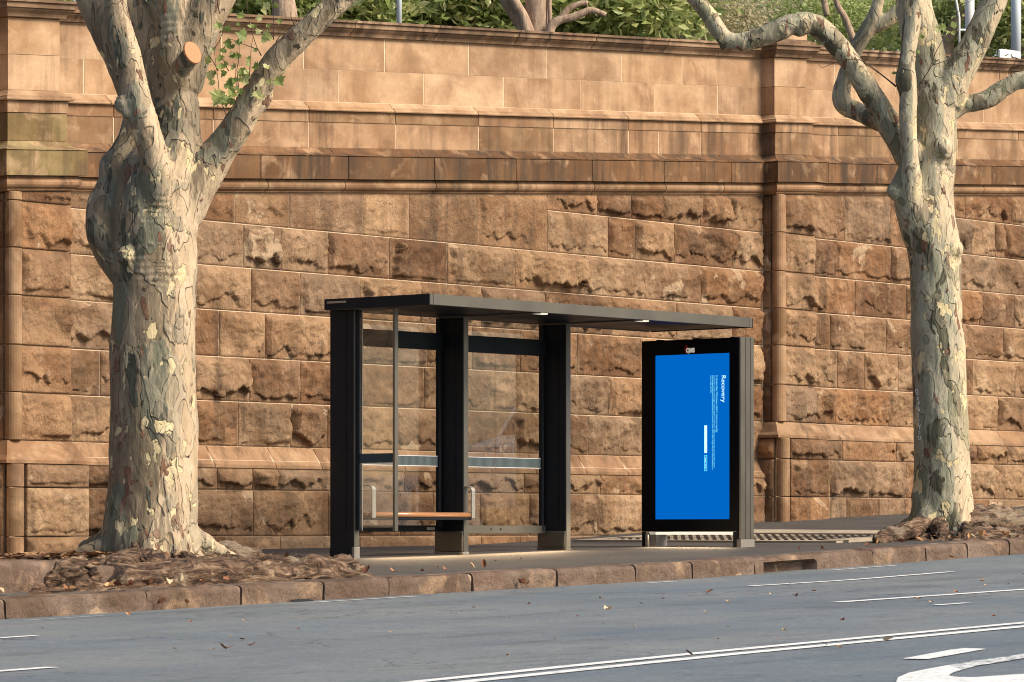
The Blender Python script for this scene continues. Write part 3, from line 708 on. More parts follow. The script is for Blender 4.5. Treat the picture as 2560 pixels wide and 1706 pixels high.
# core behind all stones
def core(s0, s1, prof, nm='wall_core'):
    V = []
    for s in (s0, s1):
        for (o, z, g) in prof: V.append((s, -o, z+g*s))
    k = len(prof); Fc = [(j, (j+1) % k, k+(j+1) % k, k+j)[::-1] for j in range(k)]+[tuple(range(k)), tuple(range(2*k-1, k-1, -1))]
    mobj(nm, V, Fc, M['mortar'], wall, ((s0+s1)/2, 0, 2))
core(SMIN, PR0+.1, [(.19, -1, 0), (.19, .70, 0), (OR-.005, .87, 0), (OR-.005, 3.86, G), (.045, 4.3, G), (.045, 4.74, G), (-.004, 4.86, G), (-.004, 5.72, G), (-.34, 5.72, G), (-.34, -1, 0)])
core(PR0+.1, SMAX, [(.19, -1, 0), (.19, 1.19, 0), (OR-.005, 1.34, 0), (OR-.005, 3.86, G), (.045, 4.3, G), (.045, 4.74, G), (-.004, 4.86, G), (-.004, 5.72, G), (-.34, 5.72, G), (-.34, -1, 0)])
# left of the left pier, out of frame but part of the same wall
for (zb, zt_) in [(C[i], C[i+1]) for i in range(7, 2, -1)]: course(joints([], SMIN, PL0-OR, seed=int(zb*10)+70), const(zb), const(zt_), res=.05)
# terrace behind the wall
V = [(-60, .3, 4.9-60*G), (60, .3, 4.9+60*G), (60, 90, 5.2+60*G), (-60, 90, 5.2-60*G)]
tg = mobj('terrace_ground', V, [(0, 1, 2, 3)], M['path'], None, kind='structure')
# ================================================================ bus shelter
PS = [-5.98, -4.353, -2.725]; PT = .075; YB, YF = -2.70, -3.02
RZ0, RZ1 = 2.145, 2.25
sh = thing('bus_shelter', 'black flat-roofed bus shelter with glass back and three broad posts', 'bus shelter', (-3.5, -3, -.2))
r = box('roof', -6.05, -.89, -4.04, -2.70, RZ0+.01, RZ1-.006, M['dark'], sh)
box('fascia', -6.00, -.94, -4.062, -4.042, RZ0, RZ1, M['alu'], r)                  # street fascia
box('fascia', -.938, -.888, -4.062, -4.042, RZ0, RZ1, M['alu'], r); box('fascia', -6.05, -6.003, -4.062, -4.042, RZ0, RZ1, M['alu'], r)
box('end_fascia', -6.062, -6.052, -4.062, -2.70, RZ0, RZ1, M['dark'], r); box('end_fascia', -.888, -.876, -4.062, -2.70, RZ0, RZ1, M['dark'], r)  # ends given the dark coat for their shade; same metal as street fascia
box('rear_trim', -6.04, -.90, -2.70, -2.685, RZ0, RZ1, M['alu'], r)
for s in (-4.36, -2.73): 
    box('ceiling_rib', s-.012, s+.012, -4.03, -2.75, RZ0-.006, RZ0+.012, M['alu'], r)
    box('roof_light', s-.0, s+.17, -3.98, -3.93, RZ0-.008, RZ0+.012, M['led'], r, bev=.002)
box('slot_trim', -6.068, -6.060, -2.99, -2.74, RZ1-.045, RZ1-.025, M['steel'], r)
for i, s in enumerate(PS):
    zg = gz(s, -3)-.1
    p = box('post', s, s+PT-.012, YF+.012, YB, zg, RZ0, M['dark'], sh, bev=.006)
    box('post_edge', s+.004, s+PT, YF, YF+.011, zg+.1+(.11 if i == 0 else 0), RZ0, M['alu'], p, bev=.003)
    box('post_side', s+PT-.011, s+PT, YF+.012, YB, zg+.1, RZ0, M['alu'], p, bev=.003)
    box('post_seam', s-.0015, s+.002, YF+.10, YF+.106, zg+.35, RZ0-.02, M['bezel'], p, bev=0)
    if i == 0:
        box('post_foot', s-.004, s+PT+.004, YF-.006, YF+.03, zg+.05, zg+.21, M['foot'], p)
        box('foot_panel', s-.006, s+.02, YF+.031, YB, zg+.05, zg+.20, M['dark'], p)
    else:
        box('foot_panel', s-.012, s+PT-.01, YF+.008, YB+.06, zg+.13, -.005, M['alu'], p, bev=.006)
        box('foot_plate', s-.016, s+PT+.004, YF-.006, YB+.064, zg+.04, zg+.128, M['foot'] if i == 1 else M['alu'], p, bev=.004)
bays = [(PS[0]+PT, PS[1]), (PS[1]+PT, PS[2])]
YG = -2.715
for i, (a, b) in enumerate(bays):
    box('top_beam', a, b, YG-.035, YG-.012, 1.815, 1.985, M['dark'], sh, bev=.003)
    mid = (a+b)/2
    bl = box('bottom_rail', a, b, YG-.03, YG+.03, -.01 if i == 0 else -.03, .052, M['dark'] if i == 0 else M['alu'], sh, bev=.003)
    for s0_, s1_ in ((a+.002, mid-.004), (mid+.004, b-.055)):
        g = box('glass_pane', s0_, s1_, YG-.004, YG+.004, .052, 2.13, M['glass'], sh, bev=0)
        box('glass_band', s0_, s1_, YG-.0075, YG-.0055, .655, .745, M['band'], g, bev=0)
        for zz in (.650, .750): box('band_line', s0_, s1_, YG-.0075, YG-.0055, zz-.004, zz+.002, M['galv'], g, bev=0)
    box('stile', b-.055, b-.03, YG-.03, YG+.02, -.01, 2.14, M['dark'], sh, bev=.003)
    box('stile', b-.026, b-.016, YG-.02, YG+.02, -.01, 2.14, M['alu'], sh, bev=.002)
    for q in (mid-.13, mid-.05):
        for zz in (1.86, 1.94): mobj('bolt', *tube([(q, YG-.042, zz), (q, YG-.034, zz)], .010, 8), M['black'], sh, (q, YG-.04, zz))
    for q in (mid-.1, mid+.05): mobj('bolt', *tube([(q, YG-.036, .015), (q, YG-.028, .015)], .010, 8), M['black'], sh, (q, YG-.03, .015))
# small sticker on the rail
box('sticker', PS[1]-.25, PS[1]-.13, YG-.033, YG-.0305, .005, .035, M['steel'], sh, bev=0)
# end screen hung from the first post
ys = -3.54
e = box('end_stile', PS[0]+.012, PS[0]+.062, ys, ys+.03, -.005, 2.14, M['alu'], sh, bev=.003)
box('end_stile', PS[0]+.02, PS[0]+.070, YF-.045, YF-.008, -.0, 2.14, M['dark'], sh, bev=.003)
box('end_trim', PS[0]+.062, PS[0]+.070, YF-.052, YF-.046, -.0, 2.14, M['steel'], sh, bev=.001)
g = box('end_glass', PS[0]+.033, PS[0]+.041, ys+.03, YF-.046, .03, 2.12, M['glass'], sh, bev=0)
box('glass_band', PS[0]+.030, PS[0]+.032, ys+.03, YF-.046, .655, .745, M['band'], g, bev=0)
# bench
bn = thing('bench', None, None, (-5.1, -2.95, .15)); bn.parent = sh; bn.location = Vector((-5.1, -2.95, .15))-sh.location
b0, b1 = -5.82, -4.33
box('seat_frame', b0-.05, b1+.01, -3.10, -2.78, .105, .128, M['dark'], bn)
for k, y in enumerate(np.linspace(-3.085, -2.80, 5)):
    v, f = tube([(b0, y, .155), (b1, y, .155)], .027 if k == 0 else .024, 12); mobj('slat', v, f, M['seat'], bn, ((b0+b1)/2, y, .155), smooth=True)
for s in (b0+.02, b1+.012):
    pts = [(-2.74, .12), (-2.74, .40), (-2.755, .43), (-2.79, .445), (-3.07, .445), (-3.105, .43), (-3.12, .40), (-3.12, .125)]
    V = []; pts2 = []
    for q in range(len(pts)): pts2.append(pts[q])
    cy_, cz_ = -2.93, .28
    for (y, z) in pts2:
        d = Vector((y-cy_, z-cz_)); d = Vector((math.copysign(1, d.x) if abs(d.x) > .15 else 0, 1 if d.y > .12 else 0)); 
        if d.length: d.normalize()
        for ss_ in (s-.026, s+.026):
            V.append((ss_, y, z)); V.append((ss_, y-d.x*.010, z-d.y*.010))
    Fc = []
    for q in range(len(pts2)-1):
        i0, i1 = 4*q, 4*q+4
        Fc += [(i0, i1, i1+2, i0+2), (i0+1, i0+3, i1+3, i1+1), (i0, i0+1, i1+1, i1), (i0+2, i1+2, i1+3, i0+3)]
    mobj('armrest', V, Fc, M['steel'], bn, (s, -2.93, .3))
for s in (b0+.1, b1-.1): box('bracket', s-.02, s+.02, -2.80, YG-.03, .03, .12, M['dark'], bn)
# strip lights under the rail and under the roof
def area(name, loc, rot, sx, sy, en, col, spread=160):
    L = bpy.data.lights.new(name, 'AREA'); L.shape = 'RECTANGLE'; L.size = sx; L.size_y = sy; L.energy = en; L.color = col; L.spread = radians(spread)
    o = bpy.data.objects.new(name, L); COL.objects.link(o); o.location = loc; o.rotation_euler = rot; return o
sh_l = Vector((0, -.55, -.85)).to_track_quat('-Z', 'Y').to_euler()
for a, b in bays: area('strip_light', ((a+b)/2, -3.0, -.05+.01*(a > -5)), Vector((0, -.93, -.37)).to_track_quat('-Z', 'Y').to_euler(), b-a-.1, .02, 10, (1, .70, .40))

# ================================================================ advertising display
BS, BT = -1.35, .235; BY0, BY1 = -2.94, -4.25
bd = thing('display_board', 'free-standing black display with a bright blue recovery screen, logo above', 'advertising display', (BS, -3.6, gz(BS, -3.6)))
zb0 = gz(BS, -3.6)
cs = box('case', BS+.012, BS+BT-.01, BY1+.03, BY0, -.01, 2.02, M['dark'], bd, bev=.006)
z_lo, z_hi, yl, yr = .12, 1.861, ray(1638, 0, 38.96).y, ray(1823, 0, 38.33).y
for nm, ya, yb, za, zb_ in (('bezel', BY0, yl, -.01, 2.02), ('bezel', yr, BY1+.028, -.01, 2.02), ('bezel', yl, yr, z_hi, 2.02), ('bezel', yl, yr, -.01, z_lo)):
    box(nm, BS-.002, BS+.010, ya, yb, za, zb_, M['bezel'], bd, bev=.001)
scr = box('screen', BS+.003, BS+.010, yl, yr, z_lo, z_hi, M['screen'], bd, bev=0)
# ribbed aluminium side
x = BS
for k, (wd, gp) in enumerate(((.083, .006), (.083, .006), (.057, 0))):
    box('side_rib', x, x+wd, BY1, BY1+.024, -.09, 2.025, M['alu2'] if 'alu2' in M else M['alu'], bd, bev=.004); x += wd+gp
box('side_base', BS, BS+BT, BY1+.025, BY1+.06, zb0-.1, 2.01, M['dark'], bd)
box('foot', BS-.004, BS+BT+.006, BY1-.006, BY1+.05, zb0-.12, -.092, M['foot'], bd)
box('leg', BS+.01, BS+BT, BY1+.06, BY1+.11, zb0-.1, -.012, M['dark'], bd)
box('leg', BS+.0, BS+.03, BY0-.04, BY0, zb0-.1, -.012, M['dark'], bd)
box('foot', BS+.02, BS+BT-.02, BY0-.18, BY0-.06, zb0-.1, -.012, M['foot'], bd)
box('foot', BS-.02, BS+.1, BY0-.10, BY0-.06, zb0-.1, -.03, M['foot'], bd)
box('lamp', BS+.02, BS+.07, BY1+.13, BY0-.08, -.043, -.014, M['led'], bd, bev=0)
for q in (yl, (yl+yr)/2, yr): box('top_clip', BS+.05, BS+.12, q-.03, q+.03, 2.018, 2.032, M['dark'], bd)
area('board_lamp', (BS-.01, (BY0+BY1)/2, -.05), Vector((-.9, 0, -.5)).to_track_quat('-Z', 'Y').to_euler(), 1.1, .02, 5.0, (1, .75, .45))
def textmesh(name, body, size, loc, mt, parent, rot='down', ext=.0008, sx=1.0, bold=0.0, align='LEFT'):
    c = bpy.data.curves.new(name, 'FONT'); c.body = body; c.size = size; c.extrude = ext; c.offset = bold; c.align_x = align
    o = bpy.data.objects.new('tmp', c); COL.objects.link(o); dg = bpy.context.evaluated_depsgraph_get(); dg.update()
    me = bpy.data.meshes.new_from_object(o.evaluated_get(dg)); bpy.data.objects.remove(o); me.name = name
    co_ = np.empty(len(me.vertices)*3); me.vertices.foreach_get('co', co_); v = co_.reshape(-1, 3)
    u, w_ = v[:, 0]*sx, v[:, 1]
    if rot == 'down': P = np.stack([-v[:, 2], -w_, -u], -1)
    elif rot == 'side': P = np.stack([-v[:, 2], -u, w_], -1)
    me.vertices.foreach_set('co', P.ravel()); me.update()
    if len(me.materials): me.materials.clear()
    me.materials.append(mt); o = bpy.data.objects.new(name, me); COL.objects.link(o); o.location = Vector(loc)-parent_world(parent); o.parent = parent; return o
def yb_(px): 
    k = (px-1280)/FP; Y = (BS-CX)/(ST+k*CT); return CY-k*Y*ST+Y*CT
def zb_(px, py):
    k = (px-1280)/FP; Y = (BS-CX)/(ST+k*CT); return (HZ-py)/FP*Y
XS = BS+.001
def fit(o, length):                            # scale the length of a line of lettering to what the photograph shows
    me = o.data; co_ = np.empty(len(me.vertices)*3); me.vertices.foreach_get('co', co_); v = co_.reshape(-1, 3); L = v[:, 2].max()-v[:, 2].min()
    v[:, 2] *= length/L; me.vertices.foreach_set('co', v.ravel()); me.update()
fit(textmesh('lettering', 'Recovery', .076, (XS, yb_(1804), zb_(1807, 938)), M['screen_hi'], scr), zb_(1807, 938)-zb_(1807, 1005))
fit(textmesh('lettering', "It looks like Windows didn't load correctly", .038, (XS, yb_(1789.5), zb_(1790, 939)), M['cyan_text'], scr), zb_(1790, 939)-zb_(1790, 1081))
fit(textmesh('lettering', 'If you\'d like to restart and try again, choose "Restart my PC" below. Otherwise, choose "See advanced repair options"', .022, (XS, yb_(1784), zb_(1785, 939)), M['cyan_text'], scr), zb_(1785, 939)-zb_(1785, 1170))
fit(textmesh('lettering', 'for troubleshooting tools and advanced options. If you don\'t know which option is right for you, contact someone you', .022, (XS, yb_(1780), zb_(1781, 939)), M['cyan_text'], scr), zb_(1781, 939)-zb_(1781, 1174))
fit(textmesh('lettering', 'trust to help with this.', .022, (XS, yb_(1776), zb_(1777, 939)), M['cyan_text'], scr), zb_(1777, 939)-zb_(1777, 983))
box('button', XS-.002, XS+.001, yb_(1761), yb_(1767.5), zb_(1764, 1064), zb_(1764, 1133), M['screen_hi'], scr, bev=0)
y0_, y1_, z0_, z1_ = yb_(1761), yb_(1767.5), zb_(1764, 1138), zb_(1764, 1178); t_ = .006
for q in ((y0_, y0_-t_, z1_, z0_), (y1_+t_, y1_, z1_, z0_), (y0_-t_, y1_+t_, z0_-t_, z0_), (y0_-t_, y1_+t_, z1_, z1_+t_)):
    box('button_frame', XS-.002, XS+.001, *q, M['cyan'], scr, bev=0)
fit(textmesh('lettering', 'Restart my PC', .02, (XS, yb_(1762.4), zb_(1764, 1144)), M['screen_hi'], scr), zb_(1764, 1144)-zb_(1764, 1172))
XB = BS-.0035
lz = zb_(1720, 881.5)
# logo: reversed Q-like loop, M, S and red arcs
textmesh('logo_lettering', 'QMS', .062, (XB, yb_(1716), lz), M['logo'], bd, rot='side', sx=.86, bold=.004)
for k, rr_ in enumerate((.034, .047, .06)):
    V = []; n = 14; cyy, czz = yb_(1724), lz+.03
    for q in range(n+1):
        t = radians(128+q*104/n)
        for rad in (rr_, rr_+.007-.002*k): V.append((XB, cyy-rad*cos(t), czz+rad*sin(t)))
    mobj('logo_arc', V, [(2*i, 2*i+2, 2*i+3, 2*i+1) for i in range(n)], M['logo_red'], bd, (XB, cyy, czz))

# ================================================================ plane trees
def remeshed(name, parts, voxel, mt, parent, loc, disp=None, smooth_it=2):
    V, Fc = merge(parts); me = bpy.data.meshes.new(name); me.from_pydata(V, [], Fc); me.update()
    o = bpy.data.objects.new(name, me); COL.objects.link(o)
    md = o.modifiers.new('r', 'REMESH'); md.mode = 'VOXEL'; md.voxel_size = voxel; md.use_smooth_shade = True
    ms = o.modifiers.new('s', 'SMOOTH'); ms.factor = .5; ms.iterations = smooth_it
    dg = bpy.context.evaluated_depsgraph_get(); dg.update(); me2 = bpy.data.meshes.new_from_object(o.evaluated_get(dg))
    bpy.data.objects.remove(o); bpy.data.meshes.remove(me)
    n = len(me2.vertices); co_ = np.empty(n*3); me2.vertices.foreach_get('co', co_); no = np.empty(n*3); me2.vertices.foreach_get('normal', no)
    P, Nn = co_.reshape(-1, 3), no.reshape(-1, 3)
    if disp is not None: P = P+disp(P, Nn)
    l = np.array(loc); me2.vertices.foreach_set('co', (P-l).ravel()); me2.update()
    me2.polygons.foreach_set('use_smooth', [True]*len(me2.polygons)); me2.materials.clear(); me2.materials.append(mt); me2.name = name
    o = bpy.data.objects.new(name, me2); COL.objects.link(o); o.location = Vector(loc)-(parent_world(parent) if parent else Vector((0, 0, 0)))
    if parent: o.parent = parent
    return o
def limb(nodes, Y, n=16, sub=4):
    """nodes: (column, row, radius in photo pixels, distance behind the tree's plane in metres)"""
    P = [ray(a, b, Y+d) for a, b, r, d in nodes]; R = [r*(Y+d)/FP for a, b, r, d in nodes]
    return tube(*smoothpath(P, R, sub), n)
def ball(px, py, r, d, Y, st=(1, 1, 1)):
    c = ray(px, py, Y+d); R = r*(Y+d)/FP; bm = bmesh.new(); bmesh.ops.create_icosphere(bm, subdivisions=3, radius=R)
    v = [tuple(Vector((x.co.x*st[0], x.co.y*st[1], x.co.z*st[2]))+c) for x in bm.verts]; f = [tuple(q.index for q in y.verts) for y in bm.faces]; bm.free(); return v, f
def trunk_disp(zroot, folds=()):
    def f(P, Nn):
        q = P.copy()
        d = .013*fbm(q*[3.2, 3.2, 1.6], 3)+.006*fbm(q*[9, 9, 4], 3)
        d += .004*np.abs(fbm(q*[26, 26, 7], 3))
        for c, rad, k, amp in folds:           # rings of folded bark at a knot
            rel = q-np.array(c); dist = np.linalg.norm(rel*[1, 1, 1.5], axis=1); m_ = np.exp(-(dist/rad)**2)
            d += amp*m_*np.sin(rel[:, 2]*k+3*fbm(q*3, 2))
        low = np.exp(-np.clip(q[:, 2]-zroot, 0, 9)/.25)
        d += low*(.03*fbm(q*[6, 6, 2.2], 4))
        return Nn*d[:, None]
    return f
# ---- big near tree
YL = 30.6
tl = ray(383, 1400, YL); tl.z = gz(tl.x, tl.y)
treeL = thing('plane_tree', 'thick mottled plane tree with knotted trunk and forked limbs left of the bus shelter', 'tree', tl, 'plane trees along the kerb')
parts = [
 limb([(385, 1440, 150, .1), (380, 1395, 138, .05), (375, 1360, 127, 0), (377, 1320, 119, 0), (382, 1260, 114, 0), (384, 1150, 112, 0), (384, 1000, 108, 0), (382, 880, 106, 0), (384, 760, 104, 0), (386, 690, 104, 0), (384, 640, 106, 0), (378, 590, 112, 0), (380, 540, 113, 0), (388, 490, 108, 0), (402, 440, 100, 0), (425, 385, 80, 0), (440, 330, 62, 0), (444, 250, 52, 0), (444, 190, 30, 0)], YL, 28, 4),
 limb([(440, 200, 56, 0), (447, 110, 60, 0), (440, 50, 58, 0), (418, -20, 54, 0), (400, -120, 48, .1)], YL),
 limb([(450, 220, 54, 0), (470, 130, 58, 0), (500, 55, 56, 0), (545, -25, 52, 0), (600, -130, 46, 0)], YL),
 limb([(372, 740, 40, 0), (340, 690, 58, 0), (300, 635, 60, 0), (264, 585, 50, -.05), (268, 520, 52, 0), (285, 460, 38, 0), (296, 415, 44, 0), (325, 350, 30, .05), (335, 300, 26, .1)], YL),           # left shoulder
 ball(252, 585, 38, -.1, YL), ball(290, 412, 40, .0, YL), ball(452, 566, 42, -.05, YL), ball(400, 588, 66, -.12, YL), ball(318, 640, 26, -.28, YL),
 limb([(370, 600, 50, -.12), (388, 520, 46, -.22), (392, 450, 40, -.32), (384, 390, 37, -.36), (371, 340, 36, -.38), (357, 290, 37, -.38), (340, 235, 35, -.36), (322, 155, 34, -.34), (300, 80, 33, -.32), (290, 10, 29, -.3), (286, -70, 28, -.3), (290, -140, 26, -.3)], YL),
 ball(309, 262, 24, -.38, YL), ball(318, 282, 15, -.42, YL),
 limb([(390, 420, 46, .1), (362, 330, 42, .2), (338, 240, 40, .25), (300, 155, 36, .3), (262, 78, 36, .3), (222, -10, 36, .3), (190, -110, 34, .3)], YL),
 limb([(425, 300, 50, 0), (408, 200, 46, .05), (378, 110, 42, .08), (345, 45, 38, .1), (318, -10, 34, .1), (290, -100, 30, .1)], YL),
 limb([(430, 600, 40, 0), (455, 520, 60, 0), (500, 445, 54, 0), (545, 384, 42, 0), (580, 338, 39, -.05), (608, 292, 36, -.08), (634, 240, 33, -.1), (664, 190, 32, -.12), (703, 140, 32, -.15), (748, 95, 32, -.18), (798, 48, 31, -.2), (850, 0, 31, -.2), (920, -70, 29, -.2)], YL),
 limb([(640, 265, 22, -.1), (662, 246, 18, -.08), (672, 232, 10, -.05)], YL),
 ball(618, 322, 17, -.1, YL),
 limb([(438, 215, 30, -.1), (452, 180, 27, -.22), (470, 148, 25, -.34), (481, 134, 24, -.40)], YL),   # sawn stub
]
# root flare
for (px, py, r, d), (qx, qy, r2, d2) in [((330, 1330, 55, -.1), (180, 1392, 14, -.15)), ((300, 1330, 50, .1), (205, 1375, 16, .5)), ((440, 1320, 55, 0), (590, 1402, 14, .1)), ((450, 1330, 40, .2), (560, 1385, 14, .6))]:
    parts.append(limb([(px, py-90, r*.7, d*.5), (px, py, r*.9, d), ((px+qx)/2, (py+qy)/2+8, (r+r2)*.42, (d+d2)/2), (qx, qy, r2, d2)], YL, 12, 4))
kn = lambda px, py, d=-.3: tuple(ray(px, py, YL+d))
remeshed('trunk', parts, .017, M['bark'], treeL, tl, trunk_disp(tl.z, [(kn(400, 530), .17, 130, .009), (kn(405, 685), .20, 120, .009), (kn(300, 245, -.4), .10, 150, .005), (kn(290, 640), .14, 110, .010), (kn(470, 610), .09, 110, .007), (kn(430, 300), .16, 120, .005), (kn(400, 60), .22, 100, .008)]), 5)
# the sawn face
cpos = ray(481, 132, YL-.44); dirv = (ray(481, 132, YL-.44)-ray(468, 152, YL-.30)).normalized(); dirv = Vector((-.28, -.92, .20)).normalized()
bm = bmesh.new(); bmesh.ops.create_cone(bm, cap_ends=True, segments=40, radius1=.086, radius2=.082, depth=.02)
cut = bpy.data.meshes.new('cut_face'); bm.to_mesh(cut); bm.free(); cut.materials.append(M['cut'])
o = bpy.data.objects.new('cut_face', cut); COL.objects.link(o); o.parent = treeL; o.location = cpos-parent_world(treeL)
o.rotation_mode = 'QUATERNION'; o.rotation_quaternion = dirv.to_track_quat('Z', 'Y') @ Matrix.Rotation(radians(25), 3, 'Z').to_quaternion(); o.scale = (.86, 1.15, 1)
# roots
def rootset(name, paths, mt, parent, loc, vox=.02, amp=1.0):
    ps = []
    for pts, rr_ in paths:
        P, R = smoothpath([Vector(p) for p in pts], rr_, 6)
        ps.append(tube(P, R, 12))
    def dsp(P, Nn):
        wv = P+.12*np.stack([fbm(P*2.3, 2), fbm(P*2.3+9, 2), fbm(P*2.3+19, 2)], -1)
        strand = 1-np.abs(fbm(wv*[1.8, 9, 11]+4, 3))*2.6; kn_ = fbm(P*[2.6, 3.5, 4]+30, 3)
        hol = np.clip(fbm(P*[3.2, 4, 6]+50, 2)-.18, 0, 1)
        return Nn*((.026*kn_+.024*strand-.12*hol+.010*fbm(wv*[7, 20, 24], 3))*amp)[:, None]
    return remeshed(name, ps, vox, mt, parent, loc, dsp, 1)
def kt(s): return zf(s)+.16
paths = []
s0_ = tl.x; y0_ = tl.y
rs = random.Random(5)
# a thick apron of fused roots along the kerb, to the right of the trunk
for (yy, hh, r0, e) in ((-5.50, .12, .10, -9.1), (-5.34, .22, .09, -9.3), (-5.40, .24, .07, -9.7)):
    pts, rr_ = [(s0_-.1, y0_-.15, kt(s0_)+.26)], [.18]
    n = 7; ph = rs.uniform(0, 6)
    for i in range(1, n+1):
        t = i/n; s = s0_+(e-s0_)*t
        pts.append((s, yy+(y0_-yy)*(1-min(1, t*2.6))**2+.03*math.sin(i*1.4+ph), kt(s)+hh*(1-.6*t**3)+.05*math.sin(i*1.1+ph)*t)); rr_.append(r0*(1-.5*t**3)*(1+.12*math.sin(i*1.7+ph)))
    paths.append((pts, rr_))
# straight down to the kerb, under the trunk
for i in (1, 4, 6, 9, 11):
    ang = -1.3+2.45*i/12; s_, y_ = s0_+math.sin(ang)*1.0, -5.60
    paths.append(([(s0_+math.sin(ang)*.22, y0_-cos(ang)*.15, kt(s0_)+.28), (s0_+math.sin(ang)*.55, y0_-.28, kt(s0_)+.22), (s_, -5.50, kt(s_)+.16), (s_+.04, y_, kt(s_)+.03)], [.12, .10, .08+.02*rs.random(), .05]))
# to the left, over the old kerb
for (yy, hh, e, r0) in ((-5.52, .13, -12.3, .09), (-5.30, .24, -12.2, .09), (-4.9, .20, -12.5, .08)):
    pts, rr_ = [(s0_+.1, y0_-.05, kt(s0_)+.30)], [.17]; ph = rs.uniform(0, 6)
    for i in range(1, 7):
        t = i/6; s = s0_+(e-s0_)*t; pts.append((s, yy+(y0_-yy)*(1-min(1, t*2.2))**2, kt(s)+hh*(1-.5*t)+.03*math.sin(i*1.3+ph)*t)); rr_.append(r0*(1-.45*t)*(1+.15*math.sin(i*1.6+ph)))
    paths.append((pts, rr_))
0 and paths.append(([(-10.2, -5.35, kt(-10.2)+.15), (-9.8, -5.35, kt(-9.8)+.22), (-9.5, -5.40, kt(-9.5)+.25), (-9.2, -5.42, kt(-9.2)+.18), (-8.95, -5.45, kt(-8.95)+.02)], [.12, .13, .13, .12, .08]))
paths.append(([(-9.4, -5.52, kt(-9.4)+.06), (-8.9, -5.55, kt(-8.9)+.10), (-8.6, -5.56, kt(-8.6)+.02)], [.10, .09, .05]))
paths.append(([(-12.45, -5.64, kt(-12.4)+.06), (-12.3, -5.68, kt(-12.2)+.17), (-12.05, -5.68, kt(-12)+.19), (-11.85, -5.62, kt(-11.8)+.05)], [.06, .075, .07, .05]))
def mound(name, s0, s1, Hf, yb_, parent, loc, ns, seed, yk=KY+.315, nv=70):
    """bank of fused roots and earth: steep face above the kerb, rounding back to the footpath"""
    S = np.linspace(s0, s1, ns); Vv = np.linspace(0, 1, nv); P = np.zeros((ns, nv, 3)); Nn = np.zeros((ns, nv, 3))
    for i, s in enumerate(S):
        H = Hf(s); zk = zf(s)+.15; L = abs(yb_-yk); zb_k = gz(s, yb_)-.03
        for j, v in enumerate(Vv):
            t = v; a_ = min(1, t/.42)
            y = yk+.16*(1-cos(a_*pi/2)) if t < .42 else yk+.16+(L-.16)*((t-.42)/.58)
            z = zk+H*sin(a_*pi/2)**.8 if t < .42 else (zk+H)*(1-((t-.42)/.58)**1.4)+zb_k*((t-.42)/.58)**1.4
            P[i, j] = (s, y, z); n_ = Vector((0, -cos(a_*pi/2), .35+sin(a_*pi/2))).normalized(); Nn[i, j] = n_
    wv = P+.16*np.stack([fbm(P*2+seed, 3), fbm(P*2+9+seed, 3), fbm(P*2+19+seed, 3)], -1)
    strand = 1-np.abs(fbm(wv*[1.1, 5, 6.5]+4, 3))*2.2; st2 = 1-np.abs(fbm(wv*[2.6, 12, 15]+14, 3))*2
    kn_ = fbm(P*[1.7, 3, 3]+30+seed, 3); hol = np.clip(fbm(P*[2.6, 4, 5]+50+seed, 3)-.12, 0, .4)
    e = np.clip(np.minimum(S-s0, s1-S)/.3, 0, 1)[:, None]*np.clip(Vv/.06, 0, 1)[None]
    d = (.062*kn_+.026*strand+.008*st2-.15*hol+.003*fbm(P*26, 2))*e
    P = P+Nn*d[..., None]; P[..., 1] = np.maximum(P[..., 1], yk-.05)
    i, j = np.meshgrid(np.arange(ns-1), np.arange(nv-1), indexing='ij'); a = (i*nv+j).ravel()
    return mobj(name, P.reshape(-1, 3), np.stack([a, a+nv, a+nv+1, a+1], -1), M['root'], parent, loc, smooth=True)
def HL(s):
    pts = ([-12.75, -12.5, -12.1, -11.8, -11.3, -10.7, -10.2, -9.9, -9.6, -9.3, -9.05, -8.8, -8.6], [.01, .08, .12, .16, .21, .25, .22, .18, .17, .17, .12, .05, .0])
    return float(np.interp(s, *pts))
mound('roots', -12.75, -8.6, HL, -4.55, treeL, (tl.x, tl.y, tl.z), 380, 0)
rootset('roots', paths, M['root'], treeL, (tl.x, tl.y, tl.z), .021)
